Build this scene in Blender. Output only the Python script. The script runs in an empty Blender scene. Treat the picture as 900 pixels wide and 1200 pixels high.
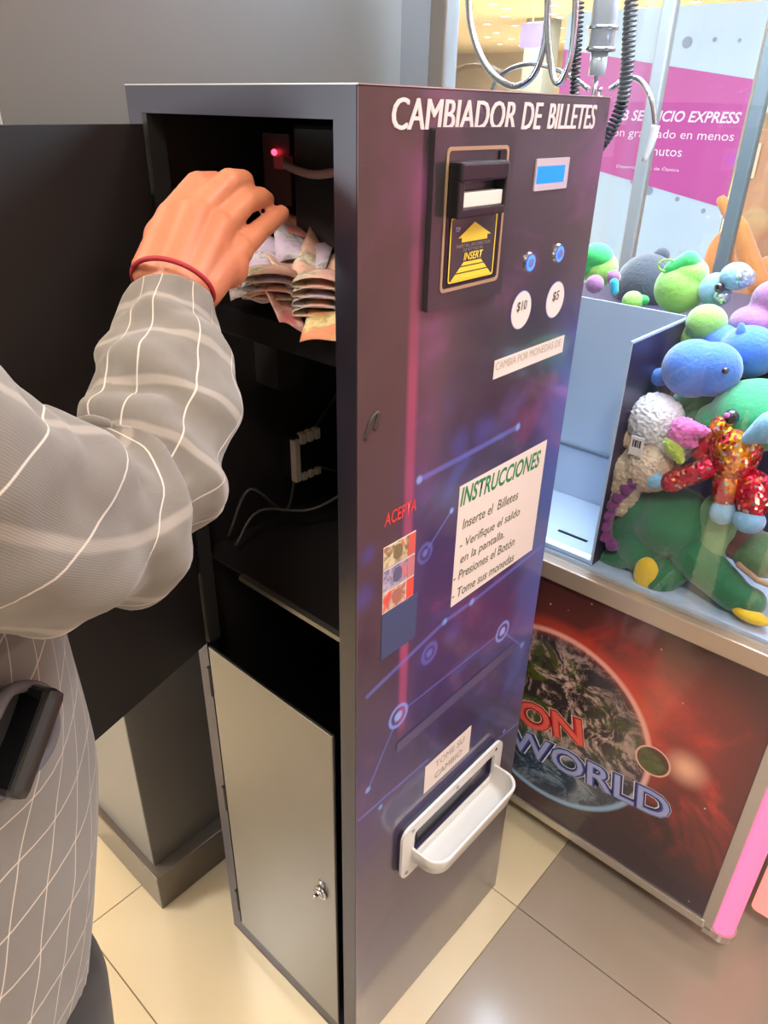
import bpy, bmesh, math, random
from mathutils import Vector, Matrix, noise
random.seed(7)
sc = bpy.context.scene
COL = sc.collection
# ------------------------------------------------------------------ camera
YAW, PITCH, ROLL = .8494, -.5029, .0223
fw = Vector((math.cos(PITCH)*math.sin(YAW), math.cos(PITCH)*math.cos(YAW), math.sin(PITCH)))
rt = fw.cross(Vector((0, 0, 1))).normalized(); upv = rt.cross(fw)
cr, sr = math.cos(ROLL), math.sin(ROLL)
rx = cr*rt + sr*upv; uy = -sr*rt + cr*upv
cd = bpy.data.cameras.new('camera'); cam = bpy.data.objects.new('camera', cd); COL.objects.link(cam)
cd.sensor_fit = 'VERTICAL'; cd.sensor_height = 24; cd.lens = 24*858.5/1200; cd.clip_start = .02; cd.clip_end = 200
M = Matrix((rx, uy, -fw)).transposed().to_4x4(); M.translation = (-.5103, -.4902, 1.5319)
cam.matrix_world = M; sc.camera = cam
# ------------------------------------------------------------------ world, lights, exposure
w = bpy.data.worlds.new('world'); sc.world = w; w.use_nodes = True
bg = w.node_tree.nodes['Background']; bg.inputs[0].default_value = (1.0, .96, .92, 1); bg.inputs[1].default_value = .85
sc.view_settings.view_transform = 'Standard'; sc.view_settings.look = 'None'
sc.view_settings.exposure = .27; sc.view_settings.gamma = 1; sc.view_settings.use_curve_mapping = False
def area(name, loc, size, power, col, size_y=None, rot=(0, 0, 0)):
    l = bpy.data.lights.new(name, 'AREA'); l.size = size; l.energy = power; l.color = col
    if size_y: l.shape = 'RECTANGLE'; l.size_y = size_y
    o = bpy.data.objects.new(name, l); o.location = loc; o.rotation_euler = rot; COL.objects.link(o); return o
area('ceiling_lamp_light', (-1.6, -1.2, 3.9), .7, 75, (1, .94, .87))
area('ceiling_lamp_light', (1.4, -1.8, 3.9), .7, 60, (1, .94, .87))
area('ceiling_lamp_light', (-1.6, 2.2, 3.9), .7, 75, (1, .94, .87))
area('ceiling_lamp_light', (.6, -4.2, 3.9), .7, 60, (1, .94, .87))
area('claw_machine_light', (1.02, 0, 1.985), .7, 30, (.72, .86, 1), .7)
area('cool_fill', (-6.5, 3.6, .95), 1.2, 330, (.86, .94, 1), 1.2, (math.pi/2, 0, math.radians(-118)))  # unseen cool light added at the left to brighten the column's side face
area('cool_fill', (2.0, 2.4, 3.9), 1.2, 60, (.92, .96, 1))  # unseen overhead light added to brighten the banner
for fx_, fy_ in ((8, 5), (14, 8), (20, 12), (28, 17), (9, 10)): area('mall_fill', (fx_, fy_, 3.9), 4, 950, (1, .94, .86))  # broad area lights added to brighten the far mall and its ceiling
# ------------------------------------------------------------------ helpers
def lin(c):
    return tuple((x/255/12.92 if x/255 <= .04045 else ((x/255+.055)/1.055)**2.4) for x in c)+(1,)
class NT:
    def __init__(s, name):
        s.m = bpy.data.materials.new(name); s.m.use_nodes = True; s.t = s.m.node_tree; s.n = s.t.nodes; s.l = s.t.links
        s.b = s.n['Principled BSDF']; s.out = s.n['Material Output']
    def new(s, kind, **kw):
        n = s.n.new(kind)
        for k, v in kw.items(): setattr(n, k, v)
        return n
    def link(s, a, b): s.l.new(a, b)
    def math(s, op, a, b=None, c=None, clamp=False):
        n = s.new('ShaderNodeMath', operation=op); n.use_clamp = clamp
        for i, v in enumerate((a, b, c)):
            if v is None: continue
            if isinstance(v, (int, float)): n.inputs[i].default_value = v
            else: s.link(v, n.inputs[i])
        return n.outputs[0]
    def mix(s, f, a, b, blend='MIX'):
        n = s.new('ShaderNodeMix', data_type='RGBA', blend_type=blend)
        for i, v in ((0, f), (6, a), (7, b)):
            if isinstance(v, (int, float)): n.inputs[i].default_value = v
            elif isinstance(v, tuple): n.inputs[i].default_value = v
            else: s.link(v, n.inputs[i])
        return n.outputs[2]
    def coord(s, kind='Object'):
        n = s.new('ShaderNodeTexCoord'); return n.outputs[kind]
    def sep(s, v):
        n = s.new('ShaderNodeSeparateXYZ'); s.link(v, n.inputs[0]); return n.outputs
    def noise(s, vec, scale, detail=3, rough=.55, dist=0):
        n = s.new('ShaderNodeTexNoise'); n.inputs['Scale'].default_value = scale; n.inputs['Detail'].default_value = detail
        n.inputs['Roughness'].default_value = rough; n.inputs['Distortion'].default_value = dist
        if vec is not None: s.link(vec, n.inputs['Vector'])
        return n.outputs['Fac']
    def smooth(s, v, a, b):
        n = s.new('ShaderNodeMapRange', interpolation_type='SMOOTHSTEP'); s.link(v, n.inputs[0])
        n.inputs[1].default_value = a; n.inputs[2].default_value = b; return n.outputs[0]
    def bump(s, h, strength=.3, dist=.002):
        n = s.new('ShaderNodeBump'); n.inputs['Strength'].default_value = strength; n.inputs['Distance'].default_value = dist
        s.link(h, n.inputs['Height']); s.link(n.outputs[0], s.b.inputs['Normal'])
    def base(s, v):
        if isinstance(v, tuple): s.b.inputs['Base Color'].default_value = v
        else: s.link(v, s.b.inputs['Base Color'])
    def set(s, **kw):
        for k, v in kw.items(): s.b.inputs[k.replace('_', ' ')].default_value = v
def mat(name, c, rough=.5, metal=0, vary=0, vscale=8, bump=0, bscale=60, coat=0, sheen=0, emit=0, bdist=.002):
    s = NT(name); s.set(Roughness=rough, Metallic=metal)
    if coat: s.set(Coat_Weight=coat, Coat_Roughness=.08)
    if sheen: s.set(Sheen_Weight=sheen)
    c = lin(c)
    co = s.coord()
    if vary:
        f = s.noise(co, vscale)
        d = tuple(x*(1-vary) for x in c[:3])+(1,); b = tuple(min(1, x*(1+vary)) for x in c[:3])+(1,)
        s.base(s.mix(f, d, b))
    else: s.base(c)
    if bump: s.bump(s.noise(co, bscale, 4), bump, bdist)
    if emit: s.set(Emission_Color=c, Emission_Strength=emit)
    return s.m
WL = {}
def obj(name, bm, m, parent=None, smooth=False, loc=None):
    me = bpy.data.meshes.new(name)
    o = bpy.data.objects.new(name, me); COL.objects.link(o)
    org = Vector((0, 0, 0))
    if parent is not None:
        org = WL[parent.name]; o.parent = parent
    elif loc is not None:
        org = Vector(loc); o.location = org
    if org.length: bmesh.ops.translate(bm, verts=bm.verts, vec=-org)
    bm.to_mesh(me); bm.free()
    for k in (m if isinstance(m, (list, tuple)) else [m]): me.materials.append(k)
    if smooth:
        for p in me.polygons: p.use_smooth = True
    WL[o.name] = org
    return o
def tag(o, label=None, cat=None, group=None, kind=None):
    if label: o['label'] = label
    if cat: o['category'] = cat
    if group: o['group'] = group
    if kind: o['kind'] = kind
    return o
def thing(name, label, cat, loc=(0, 0, 0), group=None):
    o = bpy.data.objects.new(name, None); o.empty_display_size = .05; COL.objects.link(o); o.location = loc
    WL[o.name] = Vector(loc); return tag(o, label, cat, group)
def bx(bm, a, b, bev=0, mi=0):
    a = Vector(a); b = Vector(b)
    r = bmesh.ops.create_cube(bm, size=1, matrix=Matrix.Translation((a+b)/2) @ Matrix.Diagonal((abs(b.x-a.x), abs(b.y-a.y), abs(b.z-a.z), 1)))
    fs = list({f for v in r['verts'] for f in v.link_faces})
    for f in fs: f.material_index = mi
    if bev:
        es = list({e for v in r['verts'] for e in v.link_edges})
        bmesh.ops.bevel(bm, geom=es, offset=bev, segments=2, affect='EDGES', profile=.6)
def box(a, b, bev=0):
    bm = bmesh.new(); bx(bm, a, b, bev); return bm
def cyl(bm, a, b, r, r2=None, seg=20, caps=True):
    a = Vector(a); b = Vector(b); d = b-a; q = d.to_track_quat('Z', 'Y').to_matrix().to_4x4()
    bmesh.ops.create_cone(bm, cap_ends=caps, segments=seg, radius1=r, radius2=r if r2 is None else r2, depth=d.length, matrix=Matrix.Translation((a+b)/2) @ q)
def ell(bm, c, r, sub=3, rot=None):
    if isinstance(r, (int, float)): r = (r, r, r)
    m = Matrix.Translation(c)
    if rot is not None: m = m @ rot
    bmesh.ops.create_icosphere(bm, subdivisions=sub, radius=1, matrix=m @ Matrix.Diagonal((r[0], r[1], r[2], 1)))
def cap(bm, a, b, ra, rb, n=6, sub=2):
    a = Vector(a); b = Vector(b)
    for i in range(n+1):
        t = i/n; ell(bm, a.lerp(b, t), ra+(rb-ra)*t, sub)
def cr_spline(pts, n):
    P = [Vector(p) for p in pts]; P = [2*P[0]-P[1]]+P+[2*P[-1]-P[-2]]; out = []
    for i in range(1, len(P)-2):
        for k in range(n):
            t = k/n; p0, p1, p2, p3 = P[i-1:i+3]
            out.append(.5*((2*p1)+(p2-p0)*t+(2*p0-5*p1+4*p2-p3)*t*t+(3*p1-p0-3*p2+p3)*t**3))
    out.append(P[-2].copy()); return out
def tube(bm, pts, rad, seg=10, n=6, caps=True, uv=None, disp=None):
    """sweep a ring along a smooth path; rad a number or one per control point"""
    if isinstance(rad, (int, float)): rad = [rad]*len(pts)
    q = cr_spline([tuple(p)for p in pts], n)
    rr = cr_spline([(r, 0, 0) for r in rad], n); rr = [max(v.x, 1e-4) for v in rr]
    tan = [(q[min(i+1, len(q)-1)]-q[max(i-1, 0)]).normalized() for i in range(len(q))]
    nrm = tan[0].orthogonal().normalized(); rings = []; s = 0
    for i, p in enumerate(q):
        if i: s += (p-q[i-1]).length; nrm = (nrm-nrm.dot(tan[i])*tan[i]).normalized()
        bn = tan[i].cross(nrm); ring = []
        for k in range(seg):
            a = 2*math.pi*k/seg; d = math.cos(a)*nrm+math.sin(a)*bn; r = rr[i]
            if disp: r += disp(a, s, i/len(q), p+d*r)
            ring.append(bm.verts.new(p+d*r))
        rings.append((ring, s))
    for i in range(len(rings)-1):
        A, sa = rings[i]; B, sb = rings[i+1]
        for k in range(seg):
            f = bm.faces.new((A[k], A[(k+1) % seg], B[(k+1) % seg], B[k])); f.smooth = True
            if uv is not None:
                rm = uv
                u0, u1 = 2*math.pi*rm*k/seg, 2*math.pi*rm*(k+1)/seg
                L = bm.loops.layers.uv.verify()
                for lp, c in zip(f.loops, ((u0, sa), (u1, sa), (u1, sb), (u0, sb))): lp[L].uv = c
    if caps:
        bm.faces.new(rings[0][0][::-1]); bm.faces.new(rings[-1][0])
    return rings
def poly(bm, pts, ext=None):
    """flat polygon, or a prism when ext (a vector) is given"""
    vs = [bm.verts.new(p) for p in pts]
    f = bm.faces.new(vs)
    if ext is not None:
        r = bmesh.ops.extrude_face_region(bm, geom=[f]); nv = [v for v in r['geom'] if isinstance(v, bmesh.types.BMVert)]
        bmesh.ops.translate(bm, verts=nv, vec=Vector(ext))
    return f
def blob(name, bm, m, parent=None, voxel=.004, it=8, loc=None, subd=0, disp=None):
    """fuse overlapping solids into one continuous skin"""
    o = obj(name, bm, m, parent, True, loc)
    r = o.modifiers.new('remesh', 'REMESH'); r.mode = 'VOXEL'; r.voxel_size = voxel; r.use_smooth_shade = True
    s = o.modifiers.new('smooth', 'SMOOTH'); s.iterations = it; s.factor = .5
    if disp:
        t = bpy.data.textures.new(name+'_fur', 'CLOUDS'); t.noise_scale = disp[1]; t.noise_depth = 2
        d = o.modifiers.new('disp', 'DISPLACE'); d.texture = t; d.strength = disp[0]; d.mid_level = .5; d.texture_coords = 'LOCAL'
    return o
FY = ((1, 0, 0), (0, 0, 1), (0, -1, 0))      # writing on a wall facing -Y: right, up, out
FX = ((0, -1, 0), (0, 0, 1), (-1, 0, 0))     # writing on a wall facing -X
def rrect(bm, o, basis, w, h, r, thick=.001, seg=5, inner=None):
    """rounded rectangle plate with lower-left corner o, optional rounded hole inset by inner=(l,b,r,t,radius)"""
    U, V, N = [Vector(k) for k in basis]; o = Vector(o)
    def loop(x0, y0, x1, y1, r):
        out = []
        for cx, cy, a0 in ((x1-r, y1-r, 0), (x0+r, y1-r, 90), (x0+r, y0+r, 180), (x1-r, y0+r, 270)):
            for k in range(seg+1):
                a = math.radians(a0+90*k/seg); out.append((cx+r*math.cos(a), cy+r*math.sin(a)))
        return out
    A = loop(0, 0, w, h, r)
    if inner is None:
        poly(bm, [o+U*x+V*y for x, y in A], N*thick); 
    else:
        l, b, rr_, t, r2 = inner; B = loop(l, b, w-rr_, h-t, r2); n = len(A)
        va = [[bm.verts.new(o+U*x+V*y+N*z) for x, y in A] for z in (0, thick)]
        vb = [[bm.verts.new(o+U*x+V*y+N*z) for x, y in B] for z in (0, thick)]
        for i in range(n):
            j = (i+1) % n
            bm.faces.new((va[1][i], va[1][j], vb[1][j], vb[1][i])); bm.faces.new((va[0][j], va[0][i], vb[0][i], vb[0][j]))
            bm.faces.new((va[0][i], va[0][j], va[1][j], va[1][i])); bm.faces.new((vb[0][j], vb[0][i], vb[1][i], vb[1][j]))
    bmesh.ops.recalc_face_normals(bm, faces=bm.faces)
def text_bm(body, o, basis, w, h, rot=0, shear=0, bold=0, off=.0004, ext=.0002, taper=0):
    c = bpy.data.curves.new('t', 'FONT'); c.body = body; c.resolution_u = 3; c.offset = bold; c.shear = shear
    to = bpy.data.objects.new('t', c); COL.objects.link(to); bpy.context.view_layer.update()
    me = bpy.data.meshes.new_from_object(to.evaluated_get(bpy.context.evaluated_depsgraph_get()))
    bpy.data.objects.remove(to); bm = bmesh.new(); bm.from_mesh(me); bpy.data.meshes.remove(me)
    xs = [v.co.x for v in bm.verts]; ys = [v.co.y for v in bm.verts]; x0, x1, y0, y1 = min(xs), max(xs), min(ys), max(ys)
    U, V, N = [Vector(k) for k in basis]; o = Vector(o); cs, sn = math.cos(rot), math.sin(rot)
    U, V = U*cs+V*sn, V*cs-U*sn
    for v in bm.verts:
        a = (v.co.x-x0)/(x1-x0); b = (v.co.y-y0)/(y1-y0)
        a2 = .5+(a-.5)*(1-taper*b)
        v.co = o+U*a2*w+V*b*h+N*(off)
    return bm
def text(name, body, parent, m, *a, **k):
    return obj(name, text_bm(body, *a, **k), m, parent)
def ribbon(bm, pts, wd, basis, off):
    U, V, N = [Vector(k) for k in basis]
    for a, b in zip(pts, pts[1:]):
        a = Vector(a); b = Vector(b); d = (b-a).normalized(); s = N.cross(d).normalized()*wd/2
        poly(bm, [a-s+N*off, b-s+N*off, b+s+N*off, a+s+N*off])
def disc(bm, c, r, basis, off, r2=0, seg=28, sx=1):
    U, V, N = [Vector(k) for k in basis]; c = Vector(c)+N*off
    o = [bm.verts.new(c+(U*math.cos(2*math.pi*k/seg)*sx+V*math.sin(2*math.pi*k/seg))*r) for k in range(seg)]
    if not r2: bm.faces.new(o); return
    i = [bm.verts.new(c+(U*math.cos(2*math.pi*k/seg)*sx+V*math.sin(2*math.pi*k/seg))*r2) for k in range(seg)]
    for k in range(seg): bm.faces.new((o[k], o[(k+1) % seg], i[(k+1) % seg], i[k]))
# ------------------------------------------------------------------ materials
def tile_mat(name, c1, c2, rough):
    s = NT(name); co = s.new('ShaderNodeNewGeometry').outputs['Position']
    f = s.noise(co, 3.2, 4); g = s.noise(co, 160, 2)
    s.base(s.mix(s.smooth(g, .70, .82), s.mix(f, lin(c1), lin(c2)), lin(tuple(int(x*.90) for x in c1))))
    s.set(Roughness=rough, Coat_Weight=.35, Coat_Roughness=.12); return s.m
M_cream = tile_mat('cream_tile', (220, 205, 172), (228, 215, 184), .22)
M_dark = tile_mat('brown_tile', (158, 146, 134), (172, 160, 148), .24)
M_grout = mat('grout', (150, 132, 108), .8)
def ceil_mat():
    return mat('ceiling_paint', (216, 200, 176), .8, emit=0)
M_col = mat('grey_paint', (104, 100, 95), .42, vary=.06, vscale=3)
M_plinth = mat('plinth_steel', (112, 104, 94), .3, .35)
M_metal = NT('black_powder_coat'); M_metal.base(lin((34, 30, 46))); M_metal.set(Roughness=.42, Metallic=.1, Coat_Weight=.2, Coat_Roughness=.25); M_metal = M_metal.m
def door_mat():
    s = NT('grey_metallic_paint'); co = s.coord(); f = s.noise(co, 2.5, 3)
    s.base(s.mix(f, lin((92, 88, 82)), lin((108, 103, 96)))); s.set(Roughness=.3, Metallic=.55, Coat_Weight=.3, Coat_Roughness=.15); return s.m
M_door = door_mat()
M_inner = mat('matte_black_inside', (26, 21, 21), .5)
M_blk = mat('black_plastic', (26, 24, 27), .3)
M_plate = mat('dark_plate', (50, 46, 50), .35, coat=.3)
M_gold = mat('gold_line', (180, 150, 122), .4, .3)
M_white = mat('white_plastic', (214, 210, 206), .35, coat=.3)
M_paper = mat('paper', (226, 212, 206), .6)
M_steel = mat('chrome', (200, 200, 205), .15, 1)
M_alu = mat('aluminium', (206, 200, 192), .32, .85)
M_alu2 = mat('pale_post', (178, 180, 182), .35, .6)
M_wpan = mat('white_panel', (188, 202, 224), .35)
M_rubber = mat('white_rubber', (224, 224, 226), .4)
M_coil = mat('coil_black', (44, 46, 54), .35)
def vinyl():
    s = NT('printed_vinyl'); co = s.coord(); xyz = s.sep(co); X, Z = xyz[0], xyz[2]
    n1 = s.noise(co, 6, 4, .6, .6); n2 = s.noise(co, 9, 3, .5, 1.0); n3 = s.noise(co, 3.5, 3); n4 = s.noise(co, 2.6, 4, .6)
    c = s.mix(s.smooth(Z, .40, .66), lin((84, 70, 80)), lin((62, 50, 100)))
    c = s.mix(s.smooth(Z, 1.0, 1.3), c, s.mix(s.smooth(n4, .4, .65), lin((58, 48, 56)), lin((78, 66, 73))))
    c = s.mix(s.math('MULTIPLY', s.math('MULTIPLY', s.smooth(n1, .50, .72), s.smooth(Z, .5, .75)), .7), c, lin((122, 70, 116)))
    bl = s.math('MULTIPLY', s.smooth(n2, .48, .72), s.math('MULTIPLY', s.smooth(Z, .42, .6), s.smooth(Z, 1.30, 1.12)))
    c = s.mix(s.math('MULTIPLY', bl, s.smooth(X, .04, .2)), c, lin((70, 76, 140)))
    c = s.mix(s.math('MULTIPLY', s.math('MULTIPLY', s.smooth(X, .34, .45), s.smooth(Z, 1.34, 1.15)), s.smooth(Z, .5, .7)), c, lin((80, 92, 166)))
    red = s.math('MULTIPLY', s.smooth(X, .095, .06), s.smooth(Z, .66, .95))
    c = s.mix(s.math('MULTIPLY', red, .75), c, s.mix(n4, lin((74, 57, 54)), lin((88, 66, 65))))
    st = s.smooth(s.math('ABSOLUTE', s.math('SUBTRACT', X, s.math('ADD', .103, s.math('MULTIPLY', Z, -.012)))), .013, .003)
    st = s.math('MULTIPLY', st, s.math('MULTIPLY', s.smooth(Z, .72, .78), s.smooth(Z, 1.54, 1.2)))
    c = s.mix(s.math('MULTIPLY', s.smooth(s.noise(co, 4.3, 4, .6, .8), .5, .68), .5), c, lin((44, 34, 58)))
    st = s.math('MULTIPLY', st, s.math('ADD', s.math('MULTIPLY', s.smooth(n3, .3, .7), .45), .25))
    c = s.mix(st, c, lin((190, 76, 116)))
    def seg(ax, az, bx_, bz, w):
        dx, dz = bx_-ax, bz-az; L2 = dx*dx+dz*dz
        px = s.math('SUBTRACT', X, ax); pz = s.math('SUBTRACT', Z, az)
        t = s.math('DIVIDE', s.math('ADD', s.math('MULTIPLY', px, dx), s.math('MULTIPLY', pz, dz)), L2, clamp=True)
        ex = s.math('SUBTRACT', px, s.math('MULTIPLY', t, dx)); ez = s.math('SUBTRACT', pz, s.math('MULTIPLY', t, dz))
        return s.smooth(s.math('SQRT', s.math('ADD', s.math('MULTIPLY', ex, ex), s.math('MULTIPLY', ez, ez))), w, w*.2)
    def mx(vals):
        v = vals[0]
        for q in vals[1:]: v = s.math('MAXIMUM', v, q)
        return v
    def dst(cx, cz):
        ex = s.math('SUBTRACT', X, cx); ez = s.math('SUBTRACT', Z, cz); return s.math('SQRT', s.math('ADD', s.math('MULTIPLY', ex, ex), s.math('MULTIPLY', ez, ez)))
    lines = [[(0.08, -0.0016, 0.783), (0.348, -0.0016, 0.78)], [(0.024, -0.0016, 0.681), (0.086, -0.0016, 0.779)], [(0.348, -0.0016, 0.78), (0.416, -0.0016, 0.712)], [(0.021, -0.0016, 0.86), (0.182, -0.0016, 0.892), (0.248, -0.0016, 0.892), (0.44, -0.0016, 0.903)], [(0.108, -0.0016, 1.144), (0.23, -0.0016, 1.147), (0.322, -0.0016, 1.15)], [(0.127, -0.0016, 1.032), (0.179, -0.0016, 1.074)], [(0.006, -0.0016, 0.634), (0.163, -0.0016, 0.63)], [(0.358, -0.0016, 0.514), (0.468, -0.0016, 0.498)]]
    sv = [seg(p[0], p[2], q[0], q[2], w) for L_, w in zip(lines, (.0028, .0030, .0030, .0060, .0060, .0028, .004, .004)) for p, q in zip(L_, L_[1:])]
    c = s.mix(s.math('MULTIPLY', mx(sv), .6), c, lin((104, 112, 206)))
    hz = [s.smooth(dst(q[0], q[2]), r, 0) for q, r in [((0.187, -0.0016, 1.166), 0.03), ((0.236, -0.0016, 1.169), 0.034), ((0.012, -0.0016, 1.021), 0.03), ((0.085, -0.0016, 0.956), 0.04), ((0.146, -0.0016, 0.856), 0.035), ((0.205, -0.0016, 0.86), 0.03), ((0.019, -0.0016, 1.078), 0.02)]]
    c = s.mix(s.math('MULTIPLY', mx(hz), .55), c, lin((76, 74, 160)))
    for q, r in [((0.348, -0.0016, 0.78), 0.02), ((0.086, -0.0016, 0.779), 0.021)]:
        d = dst(q[0], q[2]); rg = s.smooth(s.math('ABSOLUTE', s.math('SUBTRACT', d, r*.86)), r*.22, r*.05); c = s.mix(s.math('MULTIPLY', rg, .9), c, lin((124, 150, 236)))
        c = s.mix(s.smooth(d, r*.55, r*.25), c, lin((140, 166, 240)))
    for q, r in [((0.127, -0.0016, 1.032), 0.016), ((0.15, -0.0016, 0.854), 0.019)]:
        d = dst(q[0], q[2]); rg = s.smooth(s.math('ABSOLUTE', s.math('SUBTRACT', d, r*.8)), r*.3, r*.05); c = s.mix(s.math('MULTIPLY', rg, .5), c, lin((104, 112, 206))); c = s.mix(s.math('MULTIPLY', s.smooth(d, r*.5, r*.2), .6), c, lin((116, 126, 214)))
    dt = [s.smooth(dst(q[0], q[2]), r, r*.3) for q, r in [((0.182, -0.0016, 0.892), 0.008), ((0.248, -0.0016, 0.892), 0.009), ((0.024, -0.0016, 0.681), 0.008), ((0.422, -0.0016, 0.708), 0.009), ((0.322, -0.0016, 1.15), 0.008), ((0.33, -0.0016, 0.518), 0.009), ((0.108, -0.0016, 1.144), 0.008), ((0.052, -0.0016, 0.62), 0.007), ((0.179, -0.0016, 1.074), 0.006), ((0.399, -0.0016, 0.517), 0.006)]]
    c = s.mix(s.math('MULTIPLY', mx(dt), .8), c, lin((124, 168, 240)))
    s.base(c); s.set(Roughness=.3, Coat_Weight=.8, Coat_Roughness=.10); return s.m
M_vinyl = vinyl()
def emis(name, c, st):
    s = NT(name); s.base(lin(c)); s.set(Emission_Color=lin(c), Emission_Strength=st); return s.m
M_lcd = emis('lcd_blue', (0, 108, 250), 1.1); M_blue = emis('button_glow', (60, 110, 255), 1.6)
M_led = emis('red_led', (255, 40, 60), 9); M_gled = emis('green_led', (60, 220, 40), .8)
M_pink = emis('pink_light_strip', (255, 128, 176), .75); M_pink2 = emis('salmon_light_strip', (252, 150, 142), .62)
M_lamp = emis('lamp_face', (255, 240, 214), 9); M_cool = emis('cool_led', (180, 214, 255), 2.2)
def glass(name, tint=(.95, .985, 1, 1), k=1.0):
    s = NT(name); s.n.remove(s.b)
    t = s.new('ShaderNodeBsdfTransparent'); t.inputs[0].default_value = tint
    g = s.new('ShaderNodeBsdfGlossy'); g.inputs['Roughness'].default_value = .02
    f = s.new('ShaderNodeLayerWeight'); f.inputs[0].default_value = .5; fr = s.math('ADD', s.math('MULTIPLY', s.math('POWER', f.outputs['Facing'], 5), .96), .04)
    mx = s.new('ShaderNodeMixShader'); s.link(s.math('MULTIPLY', fr, k), mx.inputs[0]); s.link(t.outputs[0], mx.inputs[1]); s.link(g.outputs[0], mx.inputs[2])
    s.link(mx.outputs[0], s.out.inputs[0]); return s.m
M_glass = glass('clear_glass', k=1.0)
# ------------------------------------------------------------------ setting
bm = bmesh.new(); bx(bm, (-14, -14, -.03), (45, 45, -.004)); 
def far_floor():
    s = NT('far_floor'); co = s.new('ShaderNodeNewGeometry').outputs['Position']
    b = s.new('ShaderNodeTexBrick'); s.link(co, b.inputs['Vector']); b.offset = 0; b.inputs['Scale'].default_value = 1
    b.inputs['Brick Width'].default_value = .665; b.inputs['Row Height'].default_value = .645; b.inputs['Mortar Size'].default_value = .003
    b.inputs['Color1'].default_value = lin((226, 203, 160)); b.inputs['Color2'].default_value = lin((232, 210, 168)); b.inputs['Mortar'].default_value = lin((150, 132, 108))
    s.base(b.outputs[0]); s.set(Roughness=.25); return s.m
floor = tag(obj('floor', bm, [M_grout]), kind='structure')
TX, TY = .665, .648; x0, y0 = .4445, -.067
def tile_mesh(m):
    bm = bmesh.new(); bx(bm, (.0013, .0013, -.004), (TX-.0013, TY-.0013, 0))
    me = bpy.data.meshes.new('tile'); bm.to_mesh(me); bm.free(); me.materials.append(m); return me
tc, td = tile_mesh(M_cream), tile_mesh(M_dark)
for i in range(-4, 5):
    for j in range(-5, 6):
        o = bpy.data.objects.new('tile', tc if j >= 0 else td); COL.objects.link(o); o.parent = floor
        o.location = (x0+i*TX, y0+j*TY, 0)
bm = bmesh.new(); bx(bm, (x0+5*TX, -14, -.004), (45, 45, -.0001)); bx(bm, (-14, y0+6*TY, -.004), (x0+5*TX, 45, -.0001)); bx(bm, (-14, -14, -.004), (x0-4*TX, y0+6*TY, -.0001)); bx(bm, (x0-4*TX, -14, -.004), (x0+5*TX, y0-5*TY, -.0001))
tag(obj('far_tiles', bm, far_floor(), floor), kind='stuff')
tag(obj('ceiling', box((-14, -14, 4.0), (45, 45, 4.1)), ceil_mat()), kind='structure')
bm = bmesh.new(); bx(bm, (-.07, .53, .1), (.668, .76, 4.0), .003)
tag(obj('wall_column', bm, M_col), kind='structure')
bm = bmesh.new(); bx(bm, (.672, .60, 0), (.86, .74, 4.0))
tag(obj('wall_recess', bm, mat('dark_grey_paint', (84, 80, 78), .45)), kind='structure')
bm = bmesh.new(); bx(bm, (-.085, .498, 0), (.68, .775, .1), .003)
tag(obj('baseboard_column', bm, M_plinth), kind='structure')
# far shops of the mall
def wallm():
    s = NT('shopfront'); co = s.new('ShaderNodeNewGeometry').outputs['Position']
    n = s.noise(co, .7, 4, .6); s.base(s.mix(n, lin((176, 150, 122)), lin((226, 208, 180)))); s.set(Roughness=.7); return s.m
tag(obj('wall_far', box((34, -2, 0), (34.3, 45, 4)), wallm()), kind='structure')
tag(obj('wall_end', box((-14, 36, 0), (34, 36.3, 4)), wallm()), kind='structure')
k = thing('display_shelf', 'long dark goods shelf far behind under the mall ceiling', 'shelf', (22, 14, 0))
obj('shelf_body', box((20, 12, 0), (20.6, 20, 1.75), .02), mat('dark_goods', (74, 66, 62), .7, vary=.5, vscale=5), k)
obj('shelf_top', box((19.9, 12, 1.75), (20.7, 20, 1.84)), mat('shelf_cream', (206, 190, 160), .6), k)
bm = bmesh.new()
bx(bm, (22.0, 13.298, 0), (22.8, 14.028, 4)); tag(obj('mall_pillar', bm, mat('grey_green_pillar', (128, 128, 118), .6)), kind='structure')
sy0, sy1, sz0, sz1 = 9.736, 10.287, 2.79, 3.254
k = thing('hanging_sign', 'blue and violet sign board hanging under the mall ceiling behind the steel loops', 'sign', (16, sy0, sz0))
obj('sign_board', box((16, sy0, sz0), (16.06, sy1, sz1), .005), mat('sign_violet', (104, 96, 150), .5, vary=.3, vscale=3), k)
obj('sign_rod', box((16.02, (sy0+sy1)/2-.02, sz1), (16.04, (sy0+sy1)/2+.02, 4.0)), M_alu, k)
def lamp(x, y, first=[]):
    if not first:
        t = thing('ceiling_light', 'small round recessed downlight glowing in the cream mall ceiling', 'ceiling light', (x, y, 4.0), 'round downlights in the mall ceiling')
        bm = bmesh.new(); cyl(bm, (x, y, 3.99), (x, y, 4.0), .13, seg=20); obj('lamp_face', bm, M_lamp, t)
        bm = bmesh.new(); tube(bm, [(x+.14*math.cos(a), y+.14*math.sin(a), 3.99) for a in [2*math.pi*i/12 for i in range(13)]], .012, 6, 2); obj('lamp_ring', bm, M_white, t)
        first.append(t); return
    t = first[0].copy(); COL.objects.link(t); t.location = (x, y, 4.0)
    for ch in list(first[0].children):
        c = ch.copy(); COL.objects.link(c); c.parent = t
for i in range(19):
    for j in range(13):
        x = 7+i*1.4+random.uniform(-.4, .4); y = 3+j*1.4+random.uniform(-.4, .4)
        a = math.degrees(math.atan2(x+.51, y+.49))
        if 54 < a < 71: lamp(x, y)
for x, y in ((-1.6, -1.2), (1.4, -1.8), (-1.6, 2.2), (.6, -4.2), (.3, -1.25)): lamp(x, y)
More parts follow.
